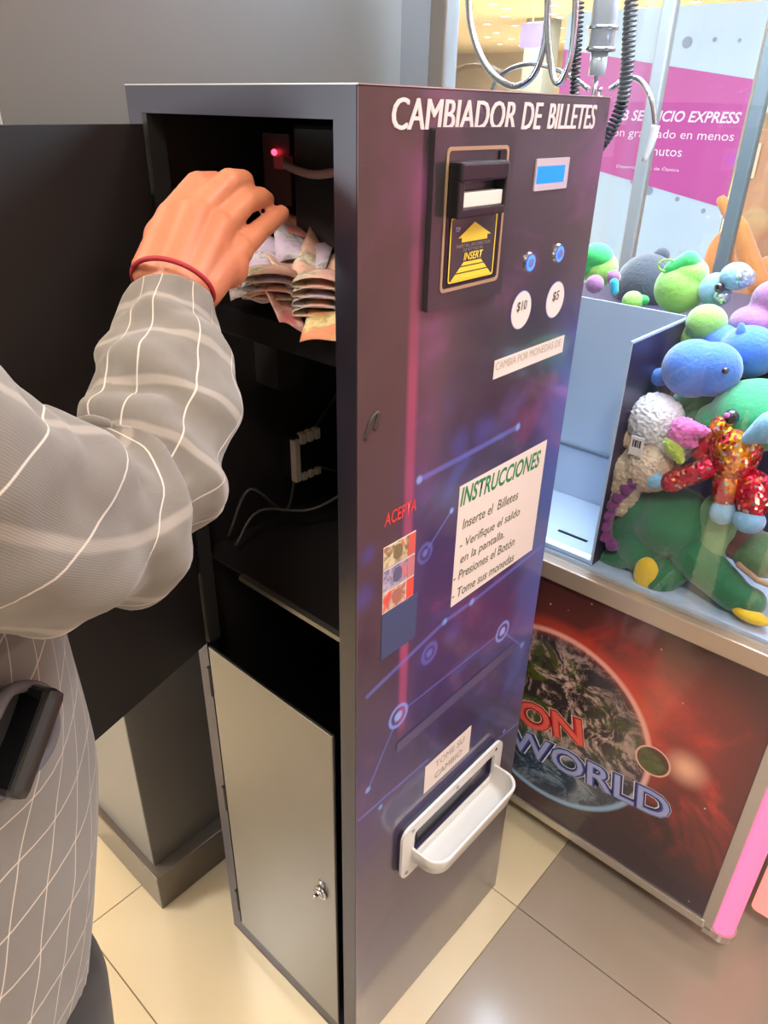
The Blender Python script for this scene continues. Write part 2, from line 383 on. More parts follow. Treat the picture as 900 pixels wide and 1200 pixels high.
l = bpy.data.lights.new('downlight', 'SPOT'); l.energy = 30; l.color = (1, .86, .68); l.spot_size = 1.6; l.shadow_soft_size = .1
o = bpy.data.objects.new('downlight', l); o.location = (.3, -1.25, 3.95); COL.objects.link(o)
# ------------------------------------------------------------------ bill changer cabinet
W_, D_, H_ = .4542, .3584, 1.55
ch = thing('bill_changer', 'tall dark purple bill changer cabinet with open side door and white coin tray', 'change machine', (0, 0, 0))
T = .002
bm = bmesh.new()
bx(bm, (0, 0, H_-T), (W_, D_, H_)); bx(bm, (W_-T, 0, .0), (W_, D_, H_-T)); bx(bm, (0, D_-T, 0), (W_-T, D_, H_-T)); bx(bm, (0, T, 0), (W_-T, D_-T, .004))
bx(bm, (0, 0, 0), (.02, .028, H_-T)); bx(bm, (0, .331, 0), (.02, D_-T, H_-T)); bx(bm, (0, .028, 1.523), (.02, .331, H_-T)); bx(bm, (0, .028, 0), (.02, .331, .042))
obj('cabinet_shell', bm, M_metal, ch)
bm = bmesh.new(); bx(bm, (.0008, -.0016, .002), (W_-.0005, -.0001, H_-.0015))
front = obj('front_panel', bm, M_vinyl, ch)
bm = bmesh.new(); bx(bm, (.021, .003, .02), (W_-.003, .0045, 1.54)); bx(bm, (.0205, .351, .02), (W_-.003, .3555, 1.54)); bx(bm, (W_-.006, .0045, .02), (W_-.003, .351, 1.54)); bx(bm, (.021, .0045, 1.535), (W_-.006, .351, 1.538))
obj('lining', bm, M_inner, ch)
# lower door, its gaps, hinges and lock
dr = obj('lower_door', box((-.004, .040, .047), (.001, .322, .776), .0015), M_door, ch)
tag(dr, 'closed grey metallic lower door')
for z in (.70, .42, .12):
    bm = bmesh.new(); cyl(bm, (-.003, .327, z-.03), (-.003, .327, z+.03), .0045, seg=10); obj('hinge', bm, M_blk, dr)
lk = bmesh.new(); cyl(lk, (-.004, .072, .405), (-.009, .072, .405), .0125); cyl(lk, (-.009, .072, .405), (-.012, .072, .405), .009); cyl(lk, (-.0125, .078, .399), (-.018, .076, .401), .0035, seg=8)
bx(lk, (-.006, .066, .418), (-.004, .078, .432)); obj('lock', lk, M_steel, dr, True)
# open upper door swung outwards
hd = Vector((-math.cos(math.radians(15)), -math.sin(math.radians(15)), 0)); hn = Vector((hd.y, -hd.x, 0))*-1
def dpt(s, n, z): p = Vector((-.006, .326, 0))+hd*s+hn*n; return (p.x, p.y, z)
def dbox(bm, s0, s1, n0, n1, z0, z1):
    vs = [bm.verts.new(dpt(s, n, z)) for z in (z0, z1) for s, n in ((s0, n0), (s1, n0), (s1, n1), (s0, n1))]
    for f in ((0, 1, 2, 3), (7, 6, 5, 4), (0, 4, 5, 1), (1, 5, 6, 2), (2, 6, 7, 3), (3, 7, 4, 0)): bm.faces.new([vs[i] for i in f])
bm = bmesh.new(); dbox(bm, 0, .298, 0, .003, .782, 1.512); bmesh.ops.recalc_face_normals(bm, faces=bm.faces)
ud = obj('upper_door', bm, M_inner, ch); tag(ud, 'open black upper door seen from its inside')
bm = bmesh.new()
for a in ((.0, .018, .782, 1.512), (.28, .298, .782, 1.512)): dbox(bm, a[0], a[1], -.012, -.0003, a[2], a[3])
for a in ((.018, .28, .782, .797), (.018, .28, 1.497, 1.512)): dbox(bm, a[0], a[1], -.012, -.0003, a[2], a[3])
bmesh.ops.recalc_face_normals(bm, faces=bm.faces); obj('door_flange', bm, M_inner, ud)
for z in (1.4, .95):
    bm = bmesh.new(); cyl(bm, dpt(-.003, -.004, z-.04), dpt(-.003, -.004, z+.04), .004, seg=10); obj('hinge', bm, M_blk, ud)
obj('hinge_dark_strip', box((-.0005, .3215, .782), (.0212, .3308, 1.5225)), mat('strip_black', (12, 10, 10), .7), ch)  # near-black strip added so the frame return by the hinge looks shaded
obj('edge_highlight', box((0, -.0019, 1.5495), (.4542, 0, 1.5506)), M_alu, ch)  # bright strips standing in for the highlight along the cabinet's top edges
obj('edge_highlight', box((-.0004, 0, 1.5495), (.0006, .3584, 1.5506)), M_alu, ch)
# inside: shelf, cassette, validator, relay, hopper, wires
bm = bmesh.new(); bx(bm, (.022, .02, .932), (.44, .345, .936)); sh = obj('shelf', bm, M_inner, ch)
obj('shelf_lip', box((.012, .03, .931), (.0215, .245, .9385)), M_door, sh)
obj('cash_cassette', box((.03, .05, 1.285), (.19, .27, 1.318), .004), M_blk, ch)
va = obj('validator', box((.105, .0062, 1.37), (.235, .20, 1.515), .004), M_blk, ch)
bm = bmesh.new(); ell(bm, (.100, .226, 1.486), .0035, 2); 
pb = obj('circuit_board', box((.1035, .204, 1.43), (.107, .25, 1.505)), mat('board_dark', (52, 30, 32), .4), ch)
obj('red_led', bm, M_led, pb)
bm = bmesh.new(); tube(bm, [(.10, .205, 1.476), (.085, .185, 1.474), (.07, .13, 1.47), (.06, .07, 1.478), (.08, .03, 1.485)], .0045, 8); obj('ribbon_cable', bm, mat('cable_grey', (120, 96, 96), .5), ch)
obj('connector', box((.09, .199, 1.47), (.104, .216, 1.483)), mat('connector_red', (150, 60, 66), .4), ch)
rl = obj('relay', box((.195, .325, 1.0), (.25, .35, 1.075), .002), M_blk, ch)
bm = bmesh.new(); bx(bm, (.193, .318, .998), (.203, .33, 1.07))
for i in range(3):
    bx(bm, (.208+i*.015, .318, 1.06), (.218+i*.015, .33, 1.078), .001); bx(bm, (.208+i*.015, .318, .996), (.218+i*.015, .33, 1.008), .001)
obj('relay_terminals', bm, mat('relay_white', (206, 196, 182), .5), rl)
bm = bmesh.new(); bx(bm, (.15, .30, 1.17), (.2, .35, 1.24)); bx(bm, (.21, .335, 1.18), (.235, .35, 1.205)); obj('power_supply', bm, mat('supply_grey', (60, 56, 54), .45, .4), ch)
bm = bmesh.new(); ell(bm, (.25, .332, 1.19), .0025, 2); obj('green_led', bm, M_gled, ch)
bm = bmesh.new(); cyl(bm, (.23, .20, .96), (.23, .20, 1.0), .03); ell(bm, (.23, .2, 1.0), (.03, .03, .035)); obj('coin_hopper', bm, mat('hopper_blue', (30, 42, 66), .3), ch, True)
bm = bmesh.new()
for i, p in enumerate(([(.2, .33, 1.0), (.15, .3, .97), (.1, .32, 1.02), (.06, .33, .95)], [(.24, .33, 1.07), (.3, .33, 1.12), (.33, .3, 1.2)], [(.22, .2, 1.03), (.17, .26, .98), (.1, .3, .99), (.05, .3, .95)], [(.26, .33, 1.0), (.3, .3, .98), (.28, .2, 1.0), (.24, .1, 1.02)])):
    tube(bm, p, .0025, 6)
obj('wires', bm, mat('wire_grey', (62, 58, 56), .5), ch)
# title
M_ttl = mat('title_white', (232, 218, 220), .5)
for word, tx, tw in (('CAMBIADOR', .043, .2), ('DE', .255, .041), ('BILLETES', .3085, .112)):
    bm = bmesh.new()
    for dx, o_ in ((0, .0005), (.0009, .0007), (.0018, .0009)):
        b2 = text_bm(word, (tx+dx, -.0016, 1.5155), FY, tw-.0018, .0258, shear=.12, off=o_); me_ = bpy.data.meshes.new('tmp'); b2.to_mesh(me_); b2.free(); bm.from_mesh(me_); bpy.data.meshes.remove(me_)
    obj('title_lettering', bm, M_ttl, ch)
# acceptor plate
bm = bmesh.new(); rrect(bm, (.0985, -.0018, 1.345), FY, .1385, .1728, .003, .007)
pt = obj('acceptor_plate', bm, M_plate, ch)
bm = bmesh.new(); rrect(bm, (.117, -.0090, 1.362), FY, .108, .139, .006, .0008, inner=(.0035, .0035, .0035, .0035, .004)); obj('gold_outline', bm, M_gold, pt)
bm = bmesh.new(); rrect(bm, (.1225, -.0089, 1.367), FY, .097, .071, .002, .0005); bx(bm, (.207, -.0105, 1.47), (.2185, -.0089, 1.496)); obj('recess_backing', bm, M_blk, pt)
bm = bmesh.new(); bx(bm, (.121, -.026, 1.470), (.205, -.0092, 1.488), .003); bx(bm, (.121, -.024, 1.4425), (.1305, -.0092, 1.472), .002); bx(bm, (.2015, -.024, 1.4425), (.205, -.0092, 1.472), .001); bx(bm, (.121, -.024, 1.4365), (.205, -.0092, 1.446), .002)
sn = obj('note_mouth', bm, M_blk, pt)
obj('light_bar', box((.1315, -.0215, 1.4462), (.2010, -.0105, 1.4600), .0008), emis('light_bar_white', (222, 212, 206), .1), sn)
bm = bmesh.new(); rrect(bm, (.1285, -.0096, 1.3705), FY, .083, .0655, .003, .0008); lb = obj('insert_label', bm, M_plate, pt)
M_yel = mat('label_yellow', (236, 206, 62), .45)
bm = bmesh.new(); rrect(bm, (.1285, -.01045, 1.3705), FY, .083, .0655, .003, .0003, inner=(.0016, .0016, .0016, .0016, .002)); 
def lp(u, v): return (.1285+u*.083, -.0110, 1.3705+v*.0655)
poly(bm, [lp(*q) for q in ((.16, .68), (.24, .68), (.24, .61), (.80, .61), (.80, .68), (.88, .68), (.50, .90))])
for a, b in ((.03, .125), (.145, .225), (.245, .30)):
    f1 = (a-.03)/.27*.26; f2 = (b-.03)/.27*.26; poly(bm, [lp(.05+f1, a), (lp(.95-f1, a)), lp(.95-f2, b), lp(.05+f2, b)])
obj('label_print', bm, M_yel, lb)
text('label_lettering', 'INSERT', lb, M_yel, lp(.30, .325), FY, .083*.42, .0080, shear=.2, bold=.02, off=.0004)
M_lg = mat('label_grey', (150, 140, 134), .5)
text('label_lettering', 'INSERT BILL ANY DIRECTION', lb, M_lg, lp(.13, .535), FY, .083*.74, .0032, off=.0004)
text('label_lettering', 'DO NOT FOLD BILL', lb, M_lg, lp(.28, .47), FY, .083*.44, .0030, off=.0004)
text('label_lettering', 'TOP', lb, mat('label_lilac', (160, 160, 214), .5), lp(.09, .78), FY, .0085, .0050, bold=.03, shear=.2, off=.0004)
# display
bm = bmesh.new(); rrect(bm, (.293, -.0018, 1.4515), FY, .074, .034, .001, .0022, inner=(.004, .008, .009, .008, .001)); lc = obj('display_bezel', bm, mat('bezel_lilac', (190, 178, 190), .35), ch)
obj('display_screen', box((.2955, -.0042, 1.4590), (.3578, -.0030, 1.4775)), M_lcd, lc)
# buttons and price discs
for x, z, t, cx, cz in ((.302, 1.371, '$10', .296, 1.3145), (.3705, 1.374, '$5', .3785, 1.3145)):
    bm = bmesh.new(); cyl(bm, (x, -.0016, z), (x, -.005, z), .0125, .0115, 28); bt = obj('push_button', bm, M_steel, ch, False)
    bm = bmesh.new(); disc(bm, (x, -.0051, z), .0096, FY, .0003, .0055); obj('glow_ring', bm, M_blue, bt)
    bm = bmesh.new(); cyl(bm, (x, -.005, z), (x, -.0062, z), .0052, seg=20); obj('button_cap', bm, mat('cap_lilac', (150, 160, 215), .25, .6), bt)
    bm = bmesh.new(); disc(bm, (cx, -.0016, cz), .0243, FY, .0005, sx=.97); ds = obj('price_disc', bm, mat('disc_blue_rim', (110, 126, 206), .5), ch)
    bm = bmesh.new(); disc(bm, (cx, -.0016, cz), .0232, FY, .0009, sx=.97); obj('disc_face', bm, M_paper, ds)
    wd = .0225 if len(t) == 3 else .0165
    text('price_lettering', t, ds, mat('ink_grey', (74, 74, 78), .6), (cx-wd/2, -.0016, cz-.002), FY, wd, .0135, shear=.1, bold=.01, off=.0013)
# stickers
def sticker(name, x, z, w_, h_, m=M_paper, off=.0003):
    return obj(name, box((x, -.0016-off-.0002, z), (x+w_, -.0016-off, z+h_)), m, ch)
s1 = sticker('coin_sticker', .247, 1.2355, .172, .0245); text('sticker_lettering', 'CAMBIA POR MONEDAS DE', s1, mat('ink_faded', (170, 164, 148), .6), (.250, -.0021, 1.2462), FY, .160, .0105, off=.0003)
s2 = sticker('instructions_sheet', .193, .911, .217, .193)
M_grn = mat('ink_green', (44, 128, 84), .6); M_ig = mat('ink_dark', (96, 100, 88), .6)
text('sheet_heading', 'INSTRUCCIONES', s2, M_grn, (.196, -.0021, 1.0725), FY, .199, .028, rot=math.radians(-2.2), shear=.16, bold=.022, off=.0003)
for t, x, z, w2 in (('Inserte el  Billetes', .206, 1.034, .138), ('- Verifique el saldo', .203, 1.003, .152), ('en la pantalla.', .207, .978, .110), ('- Presiones el Bot\u00f3n', .194, .952, .156), ('- Tome sus monedas', .194, .922, .160)):
    hh = .0185 if 'q' in t or 'p' in t else .0160
    text('sheet_lettering', t, s2, M_ig, (x, -.0021, z-(.004 if hh > .017 else 0)), FY, w2, hh, rot=math.radians(-2.2), shear=.1, bold=.008, off=.0003)
text('accepts_lettering', 'ACEPTA', ch, mat('ink_red', (224, 66, 62), .5), (.046, -.0016, 1.104), FY, .058, .0175, shear=.12, bold=.01, off=.0005)
def note_print(name, base, acc, dark):
    s = NT(name); co = s.coord(); p = s.sep(co)
    v = s.new('ShaderNodeTexVoronoi'); v.inputs['Scale'].default_value = 120; s.link(co, v.inputs['Vector'])
    n = s.noise(co, 70, 4, .7, .5); n2 = s.noise(co, 26, 2)
    c = s.mix(s.smooth(n, .42, .62), lin(base), lin(dark)); c = s.mix(s.smooth(n2, .5, .6), c, lin(acc)); c = s.mix(s.math('MULTIPLY', s.smooth(v.outputs['Distance'], .4, .1), .25), c, lin(dark))
    s.base(c); s.set(Roughness=.65); return s.m
for i, (z, c) in enumerate(((1.044, ((214, 196, 160), (210, 92, 84), (130, 110, 84))), (1.011, ((178, 164, 190), (196, 120, 130), (96, 92, 128))), (.978, ((222, 190, 176), (226, 78, 70), (170, 110, 96))))):
    st = sticker('banknote_picture', .0455, z, .060, .0318, M_paper)
    o = obj('picture_print', box((.0462, -.0024, z+.0012), (.1048, -.0021, z+.0306)), note_print('note_print_%d' % i, *c), st)
    bm = bmesh.new(); disc(bm, (.072, -.0024, z+.016), .011, FY, .0003, sx=.8); obj('portrait_oval', bm, mat('portrait%d' % i, c[2], .6), st)
    obj('side_band', box((.091, -.0028, z+.0012), (.1045, -.00245, z+.0306)), mat('band%d' % i, c[1], .6), st)
obj('blue_patch', box((.0450, -.0026, .905), (.114, -.0017, .976)), mat('patch_blue', (66, 76, 116), .5), ch)
tag(obj('tape_strip', (lambda b: (ribbon(b, [(.084, -.0016, .7165), (.39, -.0016, .722)], .020, FY, .0008), b)[1])(bmesh.new()), mat('tape_violet', (84, 78, 116), .3, coat=.3), ch), 'shiny violet tape strip')
s3 = sticker('change_sticker', .158, .556, .124, .062)
text('sticker_lettering', 'TOME SU', s3, M_lg, (.185, -.0021, .594), FY, .078, .0140, off=.0003)
text('sticker_lettering', 'CAMBIO', s3, M_lg, (.185, -.0021, .568), FY, .074, .0140, off=.0003)
# recessed marks near the left edge
bm = bmesh.new(); tube(bm, [(.012, -.0018, 1.225), (.02, -.002, 1.245), (.032, -.0018, 1.25), (.026, -.002, 1.232)], .0022, 6); obj('scratch', bm, mat('scratch_dark', (58, 52, 50), .5), ch)
# coin tray
ct = obj('tray_flange', (lambda b: (rrect(b, (.093, -.0100, .410), FY, .283, .118, .02, .005, inner=(.030, .035, .024, .022, .010)), b)[1])(bmesh.new()), M_white, ch)
obj('tray_gap_shade', (lambda b: (rrect(b, (.096, -.0018, .413), FY, .277, .112, .02, .008, inner=(.030, .035, .024, .022, .010)), b)[1])(bmesh.new()), mat('gap_shade_dark', (40, 36, 60), .4), ct)  # dark filler standing in for the shadow gap behind the flange
obj('slot_back', box((.145, -.0032, .445), (.300, -.0019, .505)), M_blk, ct)
def basin():
    bm = bmesh.new(); rings = []
    def ring(z, ins, yo):
        pts = []; x0_, x1_ = .117+ins, .358-ins; yf = yo; r = min(.032, .03)
        pts.append((x0_, -.0152, z))
        for k in range(9):
            a = math.radians(180+90*k/8); pts.append((x0_+r+r*math.cos(a), yf+r+r*math.sin(a), z))
        for k in range(9):
            a = math.radians(270+90*k/8); pts.append((x1_-r+r*math.cos(a), yf+r+r*math.sin(a), z))
        pts.append((x1_, -.0152, z)); return [bm.verts.new(p) for p in pts]
    prof = [(.428, .016, -.056), (.434, .006, -.066), (.470, 0, -.073), (.474, .0005, -.0725), (.474, .0035, -.069), (.470, .004, -.068), (.437, .010, -.061), (.433, .020, -.052)]
    rs = [ring(*p) for p in prof]
    for a, b in zip(rs, rs[1:]):
        for i in range(len(a)-1): bm.faces.new((a[i], a[i+1], b[i+1], b[i]))
    bm.faces.new(rs[0][::-1]); bm.faces.new(rs[-1])
    bmesh.ops.recalc_face_normals(bm, faces=bm.faces); return bm
obj('tray_cup', basin(), M_white, ct, True)
for x, z in ((.105, .425), (.118, .517), (.236, .517), (.352, .517)):
    bm = bmesh.new(); cyl(bm, (x, -.0149, z), (x, -.0165, z), .0035, seg=12); obj('screw', bm, M_steel, ct)
# ------------------------------------------------------------------ banknotes
VD = Vector((.70, .71, 0)); LD = Vector((.71, -.70, 0)); UD = Vector((0, 0, 1))
nm = [note_print('banknote_%d' % i, *c) for i, c in enumerate((((222, 208, 184), (226, 176, 160), (160, 146, 120)), ((224, 176, 166), (214, 124, 130), (180, 136, 126)), ((212, 204, 208), (196, 178, 200), (150, 142, 150)), ((226, 206, 150), (230, 150, 110), (190, 160, 100))))]
def folded(c, w_, d_, h_, m, label, yaw=0, pitch=0):
    """note folded double: crease on one side, upper leaf arched"""
    c = Vector(c); R_ = Matrix.Rotation(yaw, 3, 'Z'); L = R_ @ LD; V = R_ @ VD; U = (UD+V*pitch).normalized()
    bm = bmesh.new(); prof = [(w_, .0), (w_*.6, .0005), (.03*w_, .0012), (0, h_*.25), (.03*w_, h_*.55)]
    prof += [(w_*t, h_*(.55+.5*math.sin(math.pi*t)**.8)) for t in (.2, .4, .6, .8)]+[(w_*.99, h_*.4)]
    g = [[bm.verts.new(c+L*x+U*z+V*(d_*k/3)+U*(.002*math.sin(k))) for x, z in prof] for k in range(4)]
    for a, b in zip(g, g[1:]):
        for i in range(len(prof)-1): bm.faces.new((a[i], a[i+1], b[i+1], b[i]))
    o = obj('banknote', bm, m, None, True, tuple(c)); s = o.modifiers.new('paper', 'SOLIDIFY'); s.thickness = .0004
    tag(o, label, 'banknote', 'banknotes piled in the open cabinet')
def flat(c, w_, d_, m, label, yaw=0, curl=.01, roll=0, pitch=0):
    c = Vector(c); R_ = Matrix.Rotation(yaw, 3, 'Z'); L = R_ @ LD; V = R_ @ VD; bm = bmesh.new()
    L = (L+UD*roll).normalized(); V = (V+UD*pitch).normalized()
    g = [[bm.verts.new(c+L*(w_*(i/8-.5))+V*(d_*(k/5-.5))+UD*(curl*math.sin(i*.75+k*.4)+curl*.3*math.sin(k*1.3))) for i in range(9)] for k in range(6)]
    for a, b in zip(g, g[1:]):
        for i in range(8): bm.faces.new((a[i], a[i+1], b[i+1], b[i]))
    o = obj('banknote', bm, m, None, True, tuple(c)); s = o.modifiers.new('paper', 'SOLIDIFY'); s.thickness = .0004
    tag(o, label, 'banknote', 'banknotes piled in the open cabinet')
for k in range(3):
    folded((-0.0179, 0.1526, 1.3495) if k == 0 else tuple(Vector((-0.0179, 0.1526, 1.3495))+UD*.0085*k+VD*.001*k), .062, .05, .010, nm[(0, 2, 0, 0)[k]], ('folded tan banknote, lowest of the left folded bundle', 'folded greyish banknote, second from the bottom of the left bundle', 'folded tan banknote, topmost of the left folded bundle')[k], .05*k)
for k in range(4):
    folded(tuple(Vector((0.0137, 0.1086, 1.3338))+UD*.0098*k+VD*.0015*k), .054, .05, .0118, nm[(0, 2, 0, 0, 2)[k]], ('folded tan banknote, lowest of the right folded bundle by the cabinet edge', 'folded grey banknote, second from the bottom of the right bundle', 'folded tan banknote, second from the top of the right bundle', 'folded greyish banknote, topmost of the right bundle')[k], -.04*k)
flat((0.013, 0.1184, 1.3413), .036, .05, nm[1], 'pink banknote corner sticking out below the folded bundles', .5, .002, -.45, .75)
flat((0.0318, 0.0698, 1.3305), .056, .045, nm[3], 'yellow and pink banknote lying lowest at the cabinet edge', -.25, .002, .15, .6)
flat((0.0324, 0.1618, 1.3627), .07, .07, nm[1], 'pink banknote lying over the left folded bundle', .3, .004, 0, .35)
flat((0.0028, 0.1645, 1.3572), .045, .05, nm[2], 'lilac banknote at the left end of the pile beside the wrist', .2, .004, 0, .3)
flat((0.0624, 0.1664, 1.3768), .09, .07, nm[2], 'grey banknote arched over the middle of the pile', -.3, .006, -.1, .6)
flat((0.0814, 0.1359, 1.3786), .055, .09, nm[0], 'greenish striped banknote curled at the right above the bundle', -.4, .010, .1, .7)
flat((0.1002, 0.1636, 1.3945), .09, .06, nm[2], 'pale grey banknote at the top of the pile', .1, .005, 0, .7)
flat((0.1147, 0.1873, 1.4084), .10, .045, nm[1], 'dim pink banknote furthest back behind the pile', -.1, .004, -.1, .5)
flat((0.0343, 0.1752, 1.3697), .06, .07, nm[3], 'cream banknote in the middle of the pile under the pink one', .8, .003, .1, .4)
flat((0.0561, 0.1427, 1.3678), .05, .07, nm[0], 'tan banknote lying crosswise above the right folded bundle', .5, .005, 0, .5)
# ------------------------------------------------------------------ claw machine
X0, Y0, Y1, X1 = .62, -.40, .42, 1.44
cm = thing('claw_machine', 'glass walled claw machine with planet panel and plush toys beside the bill changer', 'claw machine', (1.03, 0, 0))
bm = bmesh.new(); bx(bm, (X0+.004, Y0+.03, .085), (X1-.03, Y1, .72)); obj('base_cabinet', bm, mat('base_grey', (96, 88, 90), .5), cm)
def planet():
    s = NT('planet_print'); co = s.coord(); p = s.sep(co); Y, Z = p[1], p[2]
    def dist(cy, cz):
        a = s.math('SUBTRACT', Y, cy); b = s.math('SUBTRACT', Z, cz)
        return s.math('SQRT', s.math('ADD', s.math('MULTIPLY', a, a), s.math('MULTIPLY', b, b)))
    g0 = dist(-.20, .50); n = s.noise(co, 4.5, 6, .62, .7); n2 = s.noise(co, 2.2, 3, .5, .4)
    c = s.mix(s.smooth(n2, .35, .62), lin((70, 46, 46)), lin((104, 52, 48)))
    c = s.mix(s.math('MULTIPLY', s.smooth(n, .50, .74), s.smooth(g0, .42, .12)), c, lin((206, 70, 60)))
    g = dist(-.22, .50); c = s.mix(s.math('MULTIPLY', s.smooth(g, .24, .03), .45), c, lin((206, 74, 62)))
    c = s.mix(s.math('MULTIPLY', s.smooth(Z, .26, .12), .8), c, lin((52, 44, 58)))
    c = s.mix(s.math('MULTIPLY', s.smooth(Z, .62, .72), .75), c, lin((70, 40, 38)))
    hl = dist(-.275, .445); c = s.mix(s.smooth(hl, .055, .0), c, lin((255, 190, 160)))
    v = s.new('ShaderNodeTexVoronoi'); v.inputs['Scale'].default_value = 26; s.link(co, v.inputs['Vector'])
    c = s.mix(s.smooth(v.outputs['Distance'], .07, .02), c, lin((240, 200, 190)))
    d = dist(.012, .383); inside = s.smooth(d, .2225, .2205)
    e = s.noise(co, 9, 8, .7, .8); e2 = s.noise(co, 15, 7, .75, 1.2)
    ec = s.mix(s.smooth(e, .45, .58), lin((58, 50, 50)), lin((86, 92, 40)))
    ec = s.mix(s.smooth(e2, .48, .60), ec, lin((214, 180, 168)))
    ec = s.mix(s.smooth(Z, .40, .20), ec, s.mix(s.smooth(e2, .45, .65), lin((46, 70, 96)), lin((150, 178, 196))))
    ec = s.mix(s.math('MULTIPLY', s.smooth(d, .12, .22), .5), ec, lin((60, 56, 76)))
    c = s.mix(inside, c, ec)
    ring = s.smooth(s.math('ABSOLUTE', s.math('SUBTRACT', d, .2225)), .009, .001)
    rc = s.mix(s.smooth(Z, .25, .40), lin((150, 190, 226)), lin((255, 206, 190)))
    c = s.mix(s.math('POWER', ring, .7), c, rc)
    halo = s.math('MULTIPLY', s.smooth(s.math('ABSOLUTE', s.math('SUBTRACT', d, .232)), .035, .0), .45); halo = s.math('MULTIPLY', halo, s.smooth(Z, .25, .5))
    c = s.mix(halo, c, lin((236, 80, 60)))
    m2 = dist(-.214, .42); mc = s.mix(s.smooth(e, .45, .6), lin((92, 60, 50)), lin((96, 110, 60)))
    c = s.mix(s.smooth(m2, .034, .032), c, mc); c = s.mix(s.smooth(s.math('ABSOLUTE', s.math('SUBTRACT', m2, .034)), .003, .0005), c, lin((250, 190, 170)))
    s.base(c); s.set(Roughness=.22, Coat_Weight=.7, Coat_Roughness=.06); return s.m
gp = obj('graphic_panel', box((X0-.001, -.385, .098), (X0+.004, Y1-.02, .725)), planet(), cm)
def logo(body, y, z, w_, h_, rot, cols, taper=0):
    for i, (b, c) in enumerate(zip((.085, .065, .035, .008), cols)):
        g = b*h_*.9
        text('logo_lettering', body, gp, mat('logo_%s_%d' % (body, i), c, .3), (X0-.001, y+g, z-g), FX, w_+2*g, h_+2*g, rot=math.radians(rot), bold=b, off=.0005+.0004*i, taper=taper)
logo('ON', .078, .322, .155, .066, 14, ((246, 206, 190), (150, 40, 50), (226, 66, 64), (246, 110, 96)))
logo('WORLD', .098, .240, .375, .062, 8, ((232, 232, 240), (40, 44, 100), (84, 90, 168), (170, 178, 226)))
bm = bmesh.new(); bx(bm, (X0-.006, -.392, .078), (X0+.004, Y1, .1), .0015); obj('bottom_trim', bm, M_alu, cm)
bm = bmesh.new(); bx(bm, (X0-.012, Y0-.03, .727), (X0+.02, Y1, .765), .003); ld = obj('ledge', bm, mat('ledge_metal', (196, 176, 158), .3, .5), cm)
bm = bmesh.new(); bx(bm, (X0-.004, -.408, .08), (X0+.02, -.386, .727), .001); obj('side_trim', bm, M_alu, cm)
bm = bmesh.new(); cyl(bm, (X0+.022, -.422, .088), (X0+.022, -.422, 2.05), .023, seg=24); obj('corner_light', bm, M_pink, cm, True)
bm = bmesh.new(); cyl(bm, (X0+.022, -.422, .066), (X0+.022, -.422, .087), .027, seg=24); bx(bm, (X0-.004, -.43, .066), (X0+.02, -.392, .086), .002); obj('corner_foot_cap', bm, M_alu, cm)
for x, y in ((X0+.1, Y0+.12), (X0+.1, Y1-.1), (X1-.12, Y0+.12), (X1-.12, Y1-.1)):
    bm = bmesh.new(); cyl(bm, (x, y, 0), (x, y, .012), .025); cyl(bm, (x, y, .012), (x, y, .085), .008, seg=10); obj('foot', bm, M_blk, cm)
obj('playfield', box((X0+.02, Y0+.005, .745), (X1-.02, Y1-.005, .772)), M_wpan, cm)
obj('display_riser', box((.955, Y0+.03, .773), (X1-.05, Y1-.03, 1.165), .01), mat('riser_violet', (58, 50, 72), .5), cm)
for nmn, a, b in (('post', (X0, .392, .765), (X0+.035, .428, 2.05)), ('post', (X1-.028, .360, .765), (X1, .392, 2.05)), ('post', (X1-.04, Y0, .765), (X1, Y0+.04, 2.05))):
    obj(nmn, box(a, b, .004), M_alu2, cm)
obj('rear_door_frame', box((X1-.03, .118, .765), (X1, .148, 2.05), .003), mat('frame_grey', (120, 130, 134), .35, .5), cm)
obj('glass_front', box((X0+.004, Y0+.0, .766), (X0+.008, .39, 2.05)), M_glass, cm)
obj('glass_left', box((X0+.036, .396, .766), (X1-.002, .400, 2.05)), M_glass, cm)
obj('glass_right', box((X0+.036, Y0+.002, .766), (X1-.04, Y0+.006, 2.05)), M_glass, cm)
obj('glass_rear', box((X1-.022, Y0+.04, .766), (X1-.018, .359, 2.05)), M_glass, cm)
tp = obj('top_hood', box((X0-.01, Y0-.03, 2.05), (X1+.01, Y1+.01, 2.3), .01), mat('hood_pink', (214, 120, 160), .4), cm)
obj('light_panel', box((X0+.2, Y0+.1, 2.03), (X1-.2, Y1-.1, 2.049)), M_cool, tp)
# prize chute
cu = obj('chute_back_wall', box((.861, -.006, .773), (.865, .385, 1.212)), M_wpan, cm)
obj('chute_side_wall', box((.640, -.009, .773), (.8605, -.005, 1.208)), M_wpan, cu)
obj('chute_sticker', box((.643, -.0098, .775), (.8605, -.0091, 1.204)), mat('purple_print', (52, 42, 66), .4, vary=.5, vscale=9), cu)
obj('chute_floor', box((.644, -.004, .774), (.8605, .385, .782)), M_wpan, cu)
obj('chute_seam', box((.857, -.004, .895), (.8605, .385, .902), .001), mat('seam_grey', (120, 130, 150), .5), cu)
obj('prize_slot', box((.70, .035, .7823), (.706, .10, .784)), M_blk, cu)
bm = bmesh.new(); bx(bm, (.645, -.001, .7823), (.652, .38, .789)); obj('light_strip', bm, emis('chute_led', (170, 205, 255), 2.0), cu)
